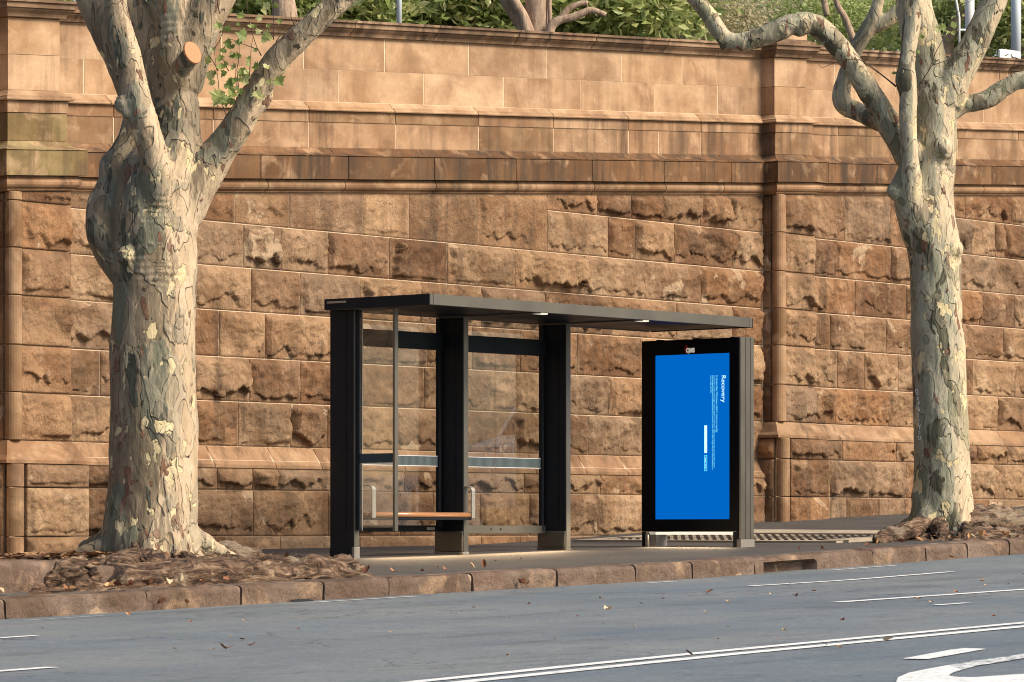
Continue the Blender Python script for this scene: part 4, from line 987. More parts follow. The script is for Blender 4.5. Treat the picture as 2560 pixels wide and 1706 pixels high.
# ---- far tree
YR = 40.0
tr_ = ray(2352, 1340, YR); tr_.z = gz(tr_.x, tr_.y)
treeR = thing('plane_tree', 'slender pale plane tree with graffiti on its trunk, right of the blue display', 'tree', tr_, 'plane trees along the kerb')
def rlimb(n, k=12): return limb(n, YR, k)
parts = [
 rlimb([(2356, 1375, 100, 0), (2354, 1345, 92, 0), (2354, 1310, 84, 0), (2356, 1260, 77, 0), (2356, 1200, 72, 0), (2353, 1106, 70, 0), (2349, 1000, 67, 0), (2347, 900, 67, 0), (2342, 800, 65, 0), (2339, 700, 64, 0), (2334, 620, 66, 0), (2322, 555, 67, 0), (2318, 500, 66, 0), (2325, 440, 62, 0), (2335, 380, 56, 0), (2337, 300, 54, 0), (2345, 225, 46, 0), (2350, 190, 22, 0)], 24),
 rlimb([(2335, 260, 52, 0), (2322, 180, 50, .1), (2305, 100, 50, .1), (2290, 40, 47, .1), (2282, -20, 44, .1), (2270, -110, 40, .1)], 18),
 rlimb([(2358, 260, 48, 0), (2382, 205, 44, 0), (2408, 160, 39, 0), (2436, 110, 35, 0), (2462, 55, 33, 0), (2484, 5, 32, 0), (2520, -80, 30, 0)], 16),
 rlimb([(2318, 680, 26, .05), (2308, 610, 44, -.04), (2290, 545, 46, -.14), (2272, 485, 38, -.27), (2276, 440, 30, -.36), (2273, 395, 24, -.38), (2270, 310, 23, -.4), (2271, 240, 23, -.4), (2265, 200, 28, -.4), (2267, 160, 22, -.4), (2276, 80, 22, -.4), (2288, 0, 22, -.4), (2296, -90, 20, -.4)]),
 ball(2240, 478, 25, -.3, YR), rlimb([(2228, 474, 14, -.3), (2250, 455, 22, -.3), (2268, 420, 22, -.33)]),
 rlimb([(2310, 430, 50, .0), (2262, 372, 36, -.1), (2225, 318, 31, -.15), (2190, 255, 29, -.2), (2155, 200, 28, -.25), (2122, 150, 27, -.3), (2088, 108, 27, -.35), (2052, 70, 26, -.4), (2015, 55, 25, -.45), (1975, 60, 27, -.5), (1938, 80, 26, -.5), (1895, 97, 24, -.5), (1850, 106, 23, -.5), (1818, 100, 22, -.5), (1796, 75, 21, -.5), (1772, 40, 21, -.5), (1742, 0, 20, -.5), (1690, -70, 19, -.5)], 14),
 rlimb([(1815, 110, 14, -.5), (1803, 124, 8, -.5)], 8),
 ball(2000, 62, 30, -.48, YR), ball(1955, 72, 29, -.5, YR),
 rlimb([(2290, 400, 40, .2), (2232, 330, 25, .4), (2185, 300, 23, .5), (2140, 278, 24, .6), (2108, 262, 23, .6), (2105, 225, 22, .6), (2113, 190, 20, .6), (2128, 150, 18, .6), (2146, 112, 19, .6), (2168, 76, 22, .6), (2182, 50, 20, .6), (2190, 20, 16, .6), (2200, -15, 15, .6), (2212, -80, 14, .6)]),
 rlimb([(2168, 72, 20, .6), (2200, 62, 18, .6), (2225, 45, 17, .6), (2250, 25, 15, .6), (2290, 10, 14, .6)]),
 rlimb([(2330, 330, 20, .1), (2355, 295, 30, .1), (2400, 264, 24, .1), (2435, 258, 23, .1), (2470, 248, 23, .1), (2500, 228, 23, .1), (2535, 205, 22, .1), (2570, 195, 22, .1), (2640, 160, 20, .1)]),
 ball(2355, 372, 30, -.22, YR), ball(2372, 625, 36, -.1, YR),
]
for (px, py, r, d), (qx, qy, r2, d2) in [((2310, 1290, 40, -.1), (2235, 1332, 12, .2)), ((2400, 1290, 38, -.1), (2480, 1345, 14, 0)), ((2380, 1300, 40, -.2), (2420, 1360, 16, -.5)), ((2320, 1300, 40, -.2), (2290, 1365, 16, -.5))]:
    parts.append(limb([(px, py-70, r*.7, d*.5), (px, py, r*.9, d), ((px+qx)/2, (py+qy)/2+6, (r+r2)*.42, (d+d2)/2), (qx, qy, r2, d2)], YR, 12, 4))
kr = lambda px, py, d=-.3: tuple(ray(px, py, YR+d))
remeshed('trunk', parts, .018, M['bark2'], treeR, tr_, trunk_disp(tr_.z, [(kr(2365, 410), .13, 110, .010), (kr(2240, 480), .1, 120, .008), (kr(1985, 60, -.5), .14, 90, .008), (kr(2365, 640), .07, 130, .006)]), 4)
paths = []
kq = lambda s: kt(s)
for i in (0, 3, 6, 8, 11, 14, 16):
    ang = -1.45+3.1*i/16; ln = .58 if abs(ang) < .9 else 1.0
    s_, y_ = tr_.x+math.sin(ang)*ln*1.3, max(-5.56, tr_.y-cos(ang)*ln); h0 = gz(tr_.x, tr_.y)
    paths.append(([(tr_.x+math.sin(ang)*.12, tr_.y-cos(ang)*.12, h0+.14), (tr_.x+math.sin(ang)*.40, tr_.y-cos(ang)*.3, gz(tr_.x, tr_.y-.3)+.13), (s_, y_, gz(s_, y_)+.05), (s_+.2*math.sin(ang), max(-5.60, y_-.1), gz(s_, y_)+.01)], [.13, .10, .08, .05]))
for e, yy, h in ((3.6, -5.2, .12), (3.9, -5.50, .05)):
    paths.append(([(tr_.x, tr_.y-.2, kt(1.5)+.22), (2.1, yy+.1, kt(2.1)+h+.07), (2.8, yy, kt(2.8)+h+.02), (e, yy, kt(e)+h*.6)], [.15, .14, .12, .08]))
paths.append(([(2.9, -5.3, kt(3)+.08), (3.15, -5.35, kt(3.2)+.25), (3.45, -5.3, kt(3.4)+.1)], [.10, .14, .09]))
def HR(s): return float(np.interp(s, [.45, .75, 1.0, 1.5, 2.1, 2.6, 3.1, 3.6, 4.0, 4.4], [.0, .02, .05, .10, .10, .06, .06, .06, .03, .0]))
mound('roots', .45, 4.4, HR, -4.5, treeR, (tr_.x, tr_.y, tr_.z), 330, 70)
rootset('roots', paths, M['root'], treeR, (tr_.x, tr_.y, tr_.z), .022, .8)
def flakes(name, fn, n, seed, parent, loc):
    rg_ = np.random.default_rng(seed); V = []
    for _ in range(n):
        a, b, z = fn(rg_); an = rg_.uniform(0, 6.28); L = .012+.035*rg_.random(); tz = rg_.uniform(-.6, .6, 2)
        for q in range(4):
            dx, dy = L*cos(an+q*pi/2)*(1 if q % 2 else .45), L*sin(an+q*pi/2)*(1 if q % 2 else .45); V.append((a+dx, b+dy, z+dx*tz[0]+dy*tz[1]))
    o = mobj(name, V, np.arange(4*n).reshape(n, 4), M['litter'], parent, loc, kind='stuff')
    at = o.data.attributes.new('tone', 'FLOAT', 'POINT'); at.data.foreach_set('value', np.repeat(rg_.random(n)**.7, 4)); return o
def onL(r): s = r.uniform(-12.6, -8.9); y = r.uniform(-5.6, -4.8); return s, y, zf(s)+.17+HL(s)*min(1, .35+(y+5.62)*5)+r.uniform(-.01, .045)
flakes('litter', onL, 520, 1, treeL, (tl.x, tl.y, tl.z))
def onR(r): s = r.uniform(.6, 4.2); y = r.uniform(-5.6, -4.6); return s, y, max(gz(s, y), zf(s)+.17+HR(s)*.8)+r.uniform(0, .04)
flakes('litter', onR, 260, 2, treeR, (tr_.x, tr_.y, tr_.z))
# graffiti down the shaded side of the trunk: chalk-white strokes
GL = [[(2293, 977), (2290, 974), (2289, 979), (2292, 984), (2296, 982), (2295, 975), (2292, 973)], [(2291, 984), (2294, 988), (2297, 986)], [(2293, 992), (2297, 995), (2293, 999), (2298, 1001)], [(2298, 1004), (2299, 1007)], [(2294, 1008), (2296, 1013), (2299, 1010), (2296, 1006)],
 [(2292, 1015), (2298, 1019), (2293, 1024), (2298, 1029)], [(2298, 1021), (2299, 1028)], [(2293, 1033), (2298, 1036), (2294, 1042), (2298, 1044)], [(2294, 1048), (2300, 1052)], [(2297, 1057), (2297, 1064)], [(2297, 1064), (2299, 1067), (2301, 1062), (2299, 1074)], [(2297, 1078), (2301, 1081), (2297, 1086)], [(2297, 1090), (2296, 1099), (2301, 1099), (2301, 1091), (2297, 1090)]]
dg = bpy.context.evaluated_depsgraph_get(); dg.update()
gf = []
for st in GL:
    pts = []
    for a, b in zip(st[:-1], st[1:]):
        for q in range(4): pts.append((a[0]+(b[0]-a[0])*q/4, a[1]+(b[1]-a[1])*q/4))
    pts.append(st[-1]); W_ = []
    for p in pts:
        org = Vector((CX, CY, 0)); d = (ray(p[0], p[1], 10)-org).normalized(); hit, loc_, nrm_, *_ = SC.ray_cast(dg, org+d*34, d)
        if hit and loc_.y < -4: W_.append(loc_+nrm_*.003)
    if len(W_) > 1: gf.append(tube(W_, .0042, 5))
if gf:
    v, f = merge(gf); mobj('graffiti', v, f, M['white'], treeR, v[0])
# ---- twigs and leaves on the limbs
def leaf_mesh(kind, seed):
    rs_ = random.Random(seed); V = [(0, 0, 0)]
    if kind == 'plane':
        out = [(-.0, -.02), (.18, -.05), (.22, .10), (.50, .08), (.42, .26), (.62, .42), (.36, .50), (.34, .66), (.16, .66), (.0, 1.0), (-.16, .66), (-.34, .66), (-.36, .50), (-.62, .42), (-.42, .26), (-.50, .08), (-.22, .10), (-.18, -.05)]
    else: out = [(0, 0), (.22, .2), (.3, .5), (.2, .8), (0, 1), (-.2, .8), (-.3, .5), (-.22, .2)]
    cu, fo = rs_.uniform(-.5, .5), rs_.uniform(.1, .5)
    P = [(0, .35)]+[(x*rs_.uniform(.85, 1.15), y) for x, y in out]
    V = [(x, y, cu*(y-.4)**2+fo*abs(x)*.8+rs_.uniform(-.03, .03)) for x, y in P]; n = len(out)
    return V, [(0, 1+i, 1+(i+1) % n) for i in range(n)]
LM = []
for k in range(6):
    v, f = leaf_mesh('plane', k); me = bpy.data.meshes.new('leaf'); me.from_pydata(v, [], f); me.materials.append(M['leaf_plane']); LM.append(me)
LD = []
for k in range(6):
    v, f = leaf_mesh('plane' if k < 3 else 'oval', 20+k); v = [(x, y, z+.55*abs(x)**1.3+(.35 if k % 2 else .1)*(y-.4)**2) for x, y, z in v]
    me = bpy.data.meshes.new('leaf_dry'); me.from_pydata(v, [], f); me.materials.append(M['leaf_dry']); LD.append(me)
def leafobj(name, me, loc, size, rot, parent=None):
    o = bpy.data.objects.new(name, me); COL.objects.link(o); o.rotation_euler = rot; o.scale = (size, size, size)
    o.location = Vector(loc)-(parent_world(parent) if parent else Vector((0, 0, 0)))
    if parent: o.parent = parent
    return o
def twig(pts, Y, r=1.3, parent=treeL, d=0):
    P = [ray(a, b, Y+d+.03*math.sin(a*.3)) for a, b in pts]; rad = [r*Y/FP*(1-.6*i/(len(P)-1)) for i in range(len(P))]
    v, f = tube(P, rad, 6); return mobj('twig', v, f, M['twig'], parent, P[0], smooth=True)
YT = YL-.25
TW = [[(566, 290), (556, 262), (548, 235), (546, 205), (541, 170), (536, 130), (534, 121)], [(536, 121), (548, 105), (558, 78), (566, 56)], [(546, 178), (536, 160), (524, 140), (512, 126)], [(600, 243), (596, 215), (592, 175), (596, 155), (598, 130), (598, 112)], [(602, 240), (597, 225), (589, 205), (588, 170), (582, 155)],
 [(653, 140), (642, 118), (633, 92), (628, 74), (620, 40), (618, 0)], [(653, 138), (645, 124), (628, 118), (600, 108), (578, 98)], [(624, 190), (625, 165), (628, 120), (632, 95)], [(562, 265), (575, 258), (588, 243)], [(572, 178), (566, 168), (558, 150), (551, 142)], [(690, 105), (700, 90), (718, 75), (735, 62), (750, 44)], [(735, 62), (728, 45), (726, 30)], [(684, 100), (684, 60), (685, 10), (686, -20)], [(682, 92), (672, 78), (668, 62)], [(658, 190), (660, 165), (658, 150)], [(770, 35), (790, 12), (806, -8)]]
for t_ in TW: twig(t_, YT)
LP = [(536, 191, 20, 70), (535, 130, 13, 30), (548, 72, 16, 20), (566, 78, 14, -30), (527, 155, 16, 60), (551, 152, 15, 10), (553, 175, 18, 0), (566, 180, 16, 120), (573, 196, 20, 200), (555, 228, 34, 150), (562, 240, 24, 190), (534, 212, 14, 30), (577, 108, 18, 80), (596, 113, 14, 0), (584, 122, 13, 40), (565, 130, 17, 70), (583, 133, 9, 90), (584, 145, 14, 20), (594, 148, 15, 10), (570, 160, 14, 100), (590, 170, 14, 60), (600, 172, 18, 210), (612, 176, 13, 230), (608, 190, 20, 260), (582, 212, 17, 90), (592, 205, 13, 50), (581, 232, 19, 170), (600, 222, 14, 190), (615, 94, 24, 70), (628, 70, 12, 10), (636, 72, 11, -20), (641, 84, 14, -60), (655, 93, 18, -110), (609, 42, 18, 60), (650, 8, 16, 20), (672, 22, 18, 40), (690, 20, 13, 0), (655, 46, 14, 90), (705, 55, 12, 80), (676, 86, 15, 80), (680, 98, 9, 60), (648, 165, 17, 90), (660, 170, 14, -50), (672, 199, 13, -160), (690, 194, 22, -140), (638, 228, 20, -150), (648, 238, 14, -150), (626, 150, 12, 60), (622, 166, 10, 40), (587, 250, 16, 120), (556, 18+60, 8, 0), (800, 5, 12, 60), (790, 12, 10, 100), (545, 150, 10, 200), (548, 245, 13, 200), (575, 225, 14, 240), (598, 190, 12, 300), (606, 205, 14, 30), (618, 190, 11, 70), (640, 130, 10, 30), (600, 60, 10, 120), (668, 60, 10, 210), (570, 110, 9, 10), (532, 180, 10, 240), (560, 218, 12, 280), (588, 225, 11, 330), (614, 212, 12, 10)]
for k, (px, py, sz, an) in enumerate(LP):
    p = ray(px, py, YT-.05+.1*random.random())
    # leaf blade turned roughly towards the road
    q = Matrix.Rotation(-TH, 3, 'Z') @ Matrix.Rotation(radians(80+random.uniform(-35, 35)), 3, 'X') @ Matrix.Rotation(radians(random.uniform(-35, 35)), 3, 'Y') @ Matrix.Rotation(radians(an), 3, 'Z')
    leafobj('leaf', LM[k % 6], p, sz*1.35*YL/FP, q.to_euler(), treeL)
YS = YR-.4
for t_ in ([(2018, 52), (2005, 30), (1990, 12), (1978, -8)], [(2086, 85), (2087, 50), (2085, 0)], [(2081, 80), (2081, 60)], [(1872, 79), (1866, 58), (1860, 40), (1863, 10)], [(2240, 218), (2225, 205), (2200, 185), (2175, 168), (2155, 150), (2120, 120), (2085, 105), (2055, 88)], [(2240, 215), (2215, 195), (2180, 168), (2150, 150), (2110, 148), (2080, 160), (2055, 170), (2048, 163)], [(2290, 225), (2320, 180), (2340, 130), (2360, 95), (2385, 40), (2410, 15), (2430, 0)], [(2290, 225), (2330, 165), (2370, 150), (2410, 135), (2450, 128)], [(2295, 225), (2310, 215), (2325, 213), (2322, 240), (2305, 280), (2293, 305)], [(2500, 200), (2499, 180), (2499, 165)], [(2530, 192), (2522, 178), (2530, 165)], [(2300, 222), (2295, 260), (2312, 250)], [(2390, 80), (2392, 60), (2396, 40)]):
    twig(t_, YS, 1.3, treeR)
for k, (px, py, sz, an) in enumerate([(1855, 35, 12, 30), (1850, 26, 10, 60), (1862, 22, 9, 0), (1995, 5, 12, 20), (2365, 68, 16, 100), (2378, 66, 15, -60), (2352, 74, 14, 70), (2372, 78, 12, 150), (2305, 98, 11, 20), (2300, 130, 9, 100), (2238, 186, 11, 20), (2402, 6, 13, -50), (2382, 78, 10, 200)]):
    q = Matrix.Rotation(-TH, 3, 'Z') @ Matrix.Rotation(radians(80+random.uniform(-35, 35)), 3, 'X') @ Matrix.Rotation(radians(an), 3, 'Z')
    leafobj('leaf', LM[k % 6], ray(px, py, YS), sz*1.25*YR/FP, q.to_euler(), treeR)
# ================================================================ behind the wall: trees, poles, sign
def crown(name, mt, parent, boxes, n, ln, wd, seed, clump=.5, droop=.3):
    """leaf blades in clumps through the volume of ellipsoids (centre, radii)"""
    rg_ = np.random.default_rng(seed); vol = np.array([b[1][0]*b[1][1]*b[1][2] for b in boxes]); pr_ = vol/vol.sum()
    nc = max(8, n//26); which = rg_.choice(len(boxes), nc, p=pr_); d = rg_.normal(size=(nc, 3)); d /= np.linalg.norm(d, axis=1)[:, None]
    rad = rg_.random(nc)**(1/2.2)
    Cc = np.array([boxes[i][0] for i in which])+d*rad[:, None]*np.array([boxes[i][1] for i in which])
    ci = rg_.integers(0, nc, n); P = Cc[ci]+rg_.normal(size=(n, 3))*clump*np.array([1, 1, .8])*.5
    ax = P-Cc[ci]; ax += rg_.normal(size=(n, 3))*.25*clump+[0, 0, .15*clump-droop*.1]; ax /= np.linalg.norm(ax, axis=1)[:, None]
    r_ = rg_.normal(size=(n, 3)); sd_ = np.cross(ax, r_); sd_ /= np.linalg.norm(sd_, axis=1)[:, None]; nn = np.cross(sd_, ax)
    L = ln*(.7+.6*rg_.random(n))[:, None]; W_ = wd*(.7+.6*rg_.random(n))[:, None]
    pts = [P, P+ax*L*.5+sd_*W_*.5+nn*W_*.12, P+ax*L, P+ax*L*.5-sd_*W_*.5+nn*W_*.12]
    pts[2] = pts[2]-nn*L*.12
    V = np.stack(pts, 1).reshape(-1, 3); b = np.arange(n)*4
    Fc = np.concatenate([np.stack([b, b+1, b+2], -1), np.stack([b, b+2, b+3], -1)])
    loc = tuple(np.array(boxes[0][0]))
    o = mobj(name, V, Fc, mt, parent, loc); me = o.data
    tone = np.clip(.5*rg_.random(n)+.5*rg_.random(nc)[ci]+.15*(rg_.random(n) > .9), 0, 1)
    at = me.attributes.new('tone', 'FLOAT', 'POINT'); at.data.foreach_set('value', np.repeat(tone, 4)); return o
def bgtree(name, label, px, Y, crown_px, mt, n, ln, wd, seed, limbs, group='trees beyond the wall', tr=.16, clump=.5, zb=None):
    base = ray(px, 0, Y); base.z = 5.0+G*base.x if zb is None else zb
    t = thing(name, label, 'tree' if 'shrub' not in name else 'shrub', base, group)
    ps = [tube(*smoothpath([ray(a, b, Y+d) for a, b, r, d in L], [r*Y/FP for a, b, r, d in L], 4), 12) for L in limbs]
    for q, (P, Fc) in enumerate(ps): mobj('trunk' if q == 0 else 'branch', P, Fc, M['bark_far'], t, base, smooth=True)
    bx = [(tuple(ray(a, b, Y+d)), (rx*Y/FP, ry, rz*Y/FP)) for a, b, d, rx, ry, rz in crown_px]
    crown('crown', mt, t, bx, n, ln, wd, seed, clump); return t
YA = 56
bgtree('evergreen_tree', 'glossy broad-leaved evergreen with a smooth brown trunk and twisting boughs, mid wall', 1335, YA,
  [(1150, 10, 2, 220, 1.8, 110), (1420, 0, 2.2, 240, 1.8, 120), (1600, 20, 1.6, 130, 1.6, 90), (960, 0, 2, 150, 1.7, 110)], M['leaf_dark'], 13000, .23, .085, 1,
  [[(1345, 170, 30, -1), (1342, 80, 28, -1), (1340, 40, 30, -1), (1342, -30, 26, -1), (1345, -120, 20, -.6)], [(1330, 100, 22, -1), (1300, 45, 22, -1), (1272, 5, 20, -1), (1250, -40, 16, -1)], [(1322, 90, 18, -1.2), (1308, 40, 12, -1.2), (1290, 10, 12, -1.2), (1275, -20, 12, -1.2)],
   [(1372, 130, 12, -1.2), (1376, 72, 12, -1.2), (1400, 50, 11, -1.2), (1430, 44, 10, -1.2), (1458, 32, 9, -1.2), (1480, 26, 8, -1.2), (1515, 38, 6, -1.2)], [(1395, 55, 9, -1.2), (1420, 25, 8, -1.2), (1448, 10, 7, -1.2), (1470, 8, 6, -1.2)], [(1376, 60, 5, -1.1), (1374, 10, 5, -1.1), (1378, -30, 5, -1.1)]], clump=.42)
bgtree('evergreen_tree', 'dark glossy-leaved evergreen with a stout fissured trunk beside the white column', 708, 54,
  [(630, 10, 1.5, 130, 1.5, 100), (840, 10, 1.6, 130, 1.5, 100)], M['leaf_dark'], 7500, .23, .085, 2,
  [[(716, 120, 36, -1), (712, 40, 32, -1), (708, 0, 29, -1), (700, -80, 26, -1)]], clump=.42)
bgtree('evergreen_shrub', 'small-leaved pinkish cream shrub above the wall between the boughs', 1760, 60,
  [(1740, 40, 1, 110, 1.4, 85), (1660, 30, 1.5, 70, 1.4, 80), (1840, 60, 1.4, 60, 1.2, 70)], M['leaf_pink'], 9000, .085, .045, 3, [[(1740, 160, 8, 0), (1745, 60, 6, 0), (1730, -20, 5, 0)]], clump=.4)
bgtree('feathery_tree', 'pale feathery green tree with a thin leaning stem behind the pier', 2050, 66,
  [(1960, 20, 1.5, 160, 1.8, 90), (2130, 60, 1.6, 120, 1.6, 70), (2250, 40, 2, 150, 1.8, 100)], M['leaf_light'], 15000, .12, .04, 4,
  [[(2140, 120, 9, -1.5), (2115, 50, 8, -1.5), (2095, 15, 7, -1.5), (2085, -20, 6, -1.5)], [(2068, 40, 8, 0), (2060, 0, 8, 0), (2058, -40, 7, 0)], [(2360, 150, 17, -1), (2375, 90, 16, -1), (2400, 40, 14, -1), (2420, -30, 12, -1)]], clump=.55)
bgtree('evergreen_tree', 'deep green evergreen behind the tall poles at the far end', 2500, 64,
  [(2480, 40, 1, 90, 1.5, 100), (2600, 40, 1.5, 100, 1.5, 110), (2380, 60, 1.6, 60, 1.4, 80)], M['leaf_dark'], 9500, .15, .06, 5, [[(2560, 160, 14, 1), (2565, 0, 12, 1)]], clump=.42)
bgtree('evergreen_tree', 'bright green tree showing over the wall left of the knotted limbs', 170, 52,
  [(180, -30, 1, 120, 1.5, 60), (60, -60, 1, 120, 1.5, 60)], M['leaf_light'], 2500, .14, .06, 6, [[(120, 60, 12, 0), (125, -60, 10, 0)]], clump=.4)
# dim mass of further planting that closes the gaps
p = ray(1280, 60, 84)
t = thing('distant_trees', 'continuous dark tree belt far behind the terrace', 'trees', (p.x, p.y, 6)); t['kind'] = 'stuff'
bx = [(tuple(ray(x, 20, 80+3*random.random())), (150*80/FP*1.2, 2, 150*80/FP)) for x in range(-100, 2700, 170)]
c_ = crown('crown', M['leaf_dark'], t, bx, 5000, .30, .16, 9, .8); c_['kind'] = 'stuff'
def pole(name, label, px, py0, Y, r_px, mt, cat='pole', top=-160):
    a, b = ray(px, py0, Y), ray(px, top, Y); r_ = r_px*Y/FP
    v, f = tube([a, b], r_, 20); return tag(mobj(name, v, f, mt, None, a, smooth=True), label, cat)
pole('sign_pole', 'thin grey galvanised pole rising behind the coping', 998, 90, 50, 6.5, M['galv'])
c1 = pole('column', 'broad white column beside the stout fissured trunk', 752, 100, 57, 26, M['white'], 'column')
pole('lamp_pole', 'thick white lamp pole nearer the forked plane tree', 2424, 180, 60, 12, M['white'])
pole('lamp_pole', 'thick pale grey lamp pole behind the white sign', 2540, 180, 58, 12.5, M['galv'])
P = [ray(2398, 130, 59.5), ray(2398, 45, 59.5), ray(2390, 0, 59.5), ray(2384, -60, 59.5)]
v, f = tube(P, 3*60/FP, 8); o = tag(mobj('conduit', v, f, M['white'], None, P[0], smooth=True), 'thin white bent pipe clipped to the white lamp pole', 'pipe')
v, f = tube([ray(2398, 75, 59.5), ray(2420, 75, 59.9)], 2.6*60/FP, 8); mobj('clip', v, f, M['galv'], o, P[1])
# white van parked further up the street, just out of frame: the shelter glass mirrors it
vs, vy = 6.2, -8.6; vz = zf(vs)
van = thing('van', 'white van parked up the street beyond the frame, mirrored in the shelter glass', 'van', (vs, vy, vz))
def sect(name, prof, y0, y1, mt, par):
    V = [(vs+x, y, vz+z) for y in (y0, y1) for x, z in prof]; k = len(prof)
    return mobj(name, V, [tuple(range(k))[::-1], tuple(range(k, 2*k))]+[(i, (i+1) % k, k+(i+1) % k, k+i) for i in range(k)], mt, par, (vs, (y0+y1)/2, vz+1))
sect('body', [(-2.4, .35), (-2.45, .9), (-2.3, 1.15), (-1.6, 1.3), (-.95, 2.05), (2.4, 2.1), (2.5, .35)], vy-.95, vy+.95, M['white'], van)
for y in (vy+.952, vy-.972):
    sect('side_window', [(-1.35, 1.35), (-.9, 1.85), (-.2, 1.88), (-.2, 1.35)], y, y+.02, M['bezel'], van)
    sect('side_window', [(-.05, 1.35), (-.05, 1.88), (1.0, 1.9), (1.0, 1.35)], y, y+.02, M['bezel'], van)
sect('windscreen', [(-1.68, 1.32), (-1.66, 1.36), (-1.08, 2.0), (-1.03, 2.0)], vy-.8, vy+.8, M['bezel'], van)
for x in (-1.6, 1.6):
    for y in (vy-.97, vy+.77):
        v, f = tube([(vs+x, y, vz+.34), (vs+x, y+.2, vz+.34)], .34, 20); mobj('wheel', v, f, M['black'], van, (vs+x, y+.1, vz+.34))
for y in (vy-.8, vy+.6): box('headlight', vs-2.47, vs-2.40, y, y+.2, vz+.75, vz+.95, M['steel'], van)
# little white sign on the coping
a, b, c_, d = ray(2500, 122, 51.6), ray(2552, 129, 52.8), ray(2552, 152, 52.8), ray(2500, 149, 51.6)
sg = thing('sign', 'small white rounded sign with faded marks on top of the wall', 'sign', (a+b+c_+d)/4)
n_ = (b-a).cross(d-a).normalized(); ux = (b-a); uz = (a-d)
def rr_outline(k=.12, ins=0.0):
    P = []
    for cx_, cy_, a0 in ((k, k, 180), (1-k, k, 270), (1-k, 1-k, 0), (k, 1-k, 90)):
        for q in range(4): t = radians(a0+30*q); P.append((cx_+(k-ins)*cos(t), cy_+(k-ins)*2*sin(t)*.9 if False else cy_+(k-ins)*sin(t)))
    return P
ol = rr_outline(); V = [d+ux*x+uz*y for x, y in ol]+[d+ux*x+uz*y+n_*.02 for x, y in ol]; k = len(ol)
mobj('sign_plate', V, [tuple(range(k)), tuple(range(2*k-1, k-1, -1))]+[(i, (i+1) % k, k+(i+1) % k, k+i)[::-1] for i in range(k)], M['white'], sg, sg.location)
marks = [[(2512, 139), (2516, 137), (2520, 135)], [(2526, 137), (2530, 141), (2534, 143), (2538, 142), (2542, 144), (2544, 142)], [(2530, 141), (2528, 144)], [(2540, 143), (2541, 147)], [(2526, 137), (2528, 134)]]
ps = []
for mk in marks:
    Pm = []
    for x, y in mk:
        fx, fy = (x-2500)/52, ((149+3*(x-2500)/52)-y)/26; Pm.append(d+ux*fx+uz*fy-n_*.006*(1 if n_.y > 0 else -1))
    ps.append(tube(Pm, .006, 5))
v, f = merge(ps); mobj('sign_mark', v, f, M['black'], sg, sg.location)

# ================================================================ fallen leaves and litter
def fallen(px, py, sz, label, group=None, tilt=12, curl=0, kind=None, me=None):
    p = gnd(px, py); q = (radians(random.uniform(-tilt, tilt)+curl), radians(random.uniform(-tilt, tilt)), random.uniform(0, 6.28))
    d = (p-Vector((CX, CY, 0))).length; o = leafobj('fallen_leaf', me or LD[random.randrange(6)], (p.x, p.y, p.z+.012+(.03 if curl else 0)), sz*1.25*d/FP, q)
    tag(o, label, 'leaf', group); return o
for px, py, sz, cu, lb in [(1765, 1497, 18, 30, 'dark red-brown curled leaf alone on the road below the display'), (1513, 1540, 22, 10, 'flat dark brown leaf alone in the middle of the road'), (1732, 1660, 20, 35, 'pale tan leaf just below the double centre line'), (568, 1641, 26, 8, 'reddish brown leaf on the lower left of the road'), (2205, 1620, 28, 6, 'pale leaf with a dark tip beyond the centre line'),
  (322, 1553, 13, 15, 'small dark leaf on the road under the big tree roots'), (916, 1486, 22, 60, 'pale leaf propped against the kerb near the first post'), (1212, 1473, 18, 70, 'dark leaf standing upright against the kerb under the bench'), (450, 1510, 22, 60, 'dark curled leaf leaning on the kerb below the roots'), (422, 1519, 15, 50, 'pinkish leaf leaning on the kerb beside the dark curled one'),
  (2453, 1388, 22, 30, 'yellow leaf cluster in the gutter below the far tree'), (2254, 1403, 16, 40, 'orange leaf in the gutter right of the drain opening'), (622, 1632, 20, 4, 'thin green leaf lying beside the reddish brown one')]:
    fallen(px, py, sz, lb, curl=cu)
gut = [(10, 1547, 14), (55, 1544, 15), (160, 1536, 20), (168, 1530, 18), (235, 1533, 14), (262, 1528, 26), (272, 1519, 22), (285, 1525, 20), (303, 1522, 24), (318, 1519, 22), (330, 1521, 18), (372, 1524, 24), (383, 1520, 18), (393, 1527, 22), (470, 1526, 18), (510, 1513, 14), (570, 1512, 18), (574, 1507, 12), (985, 1490, 16), (1050, 1484, 12), (1075, 1484, 14), (1110, 1483, 12), (1185, 1478, 15), (1172, 1479, 10), (1310, 1474, 18), (1320, 1475, 12), (2062, 1420, 12), (2162, 1407, 14), (2190, 1414, 14), (2306, 1399, 16), (2330, 1401, 12), (2385, 1405, 12), (2440, 1390, 14), (2470, 1388, 18), (2512, 1380, 16), (2520, 1377, 14), (2422, 1391, 12), (1995, 1425, 12), (740, 1497, 12)]
ORD = 'first second third fourth fifth sixth seventh eighth ninth tenth eleventh twelfth thirteenth fourteenth fifteenth sixteenth seventeenth eighteenth nineteenth twentieth'.split()
def batch(L, zones, what, group, **k):
    for (a, b, zone) in zones:
        for q, (px, py, sz) in enumerate(sorted(x for x in L if a <= x[0] < b)):
            fallen(px, py, sz, f'{what} {zone}, {ORD[q]} from the left', group, **k)
gut = [(a, b-1, c) for a, b, c in gut]
batch(gut, [(0, 345, 'in the gutter below the mottled tree'), (345, 900, 'in the gutter right of the mottled tree'), (900, 1900, 'in the gutter before the shelter'), (1900, 2600, 'in the gutter below the far tree')], 'dry brown leaf', 'dry leaves in the gutter', tilt=30, curl=20)
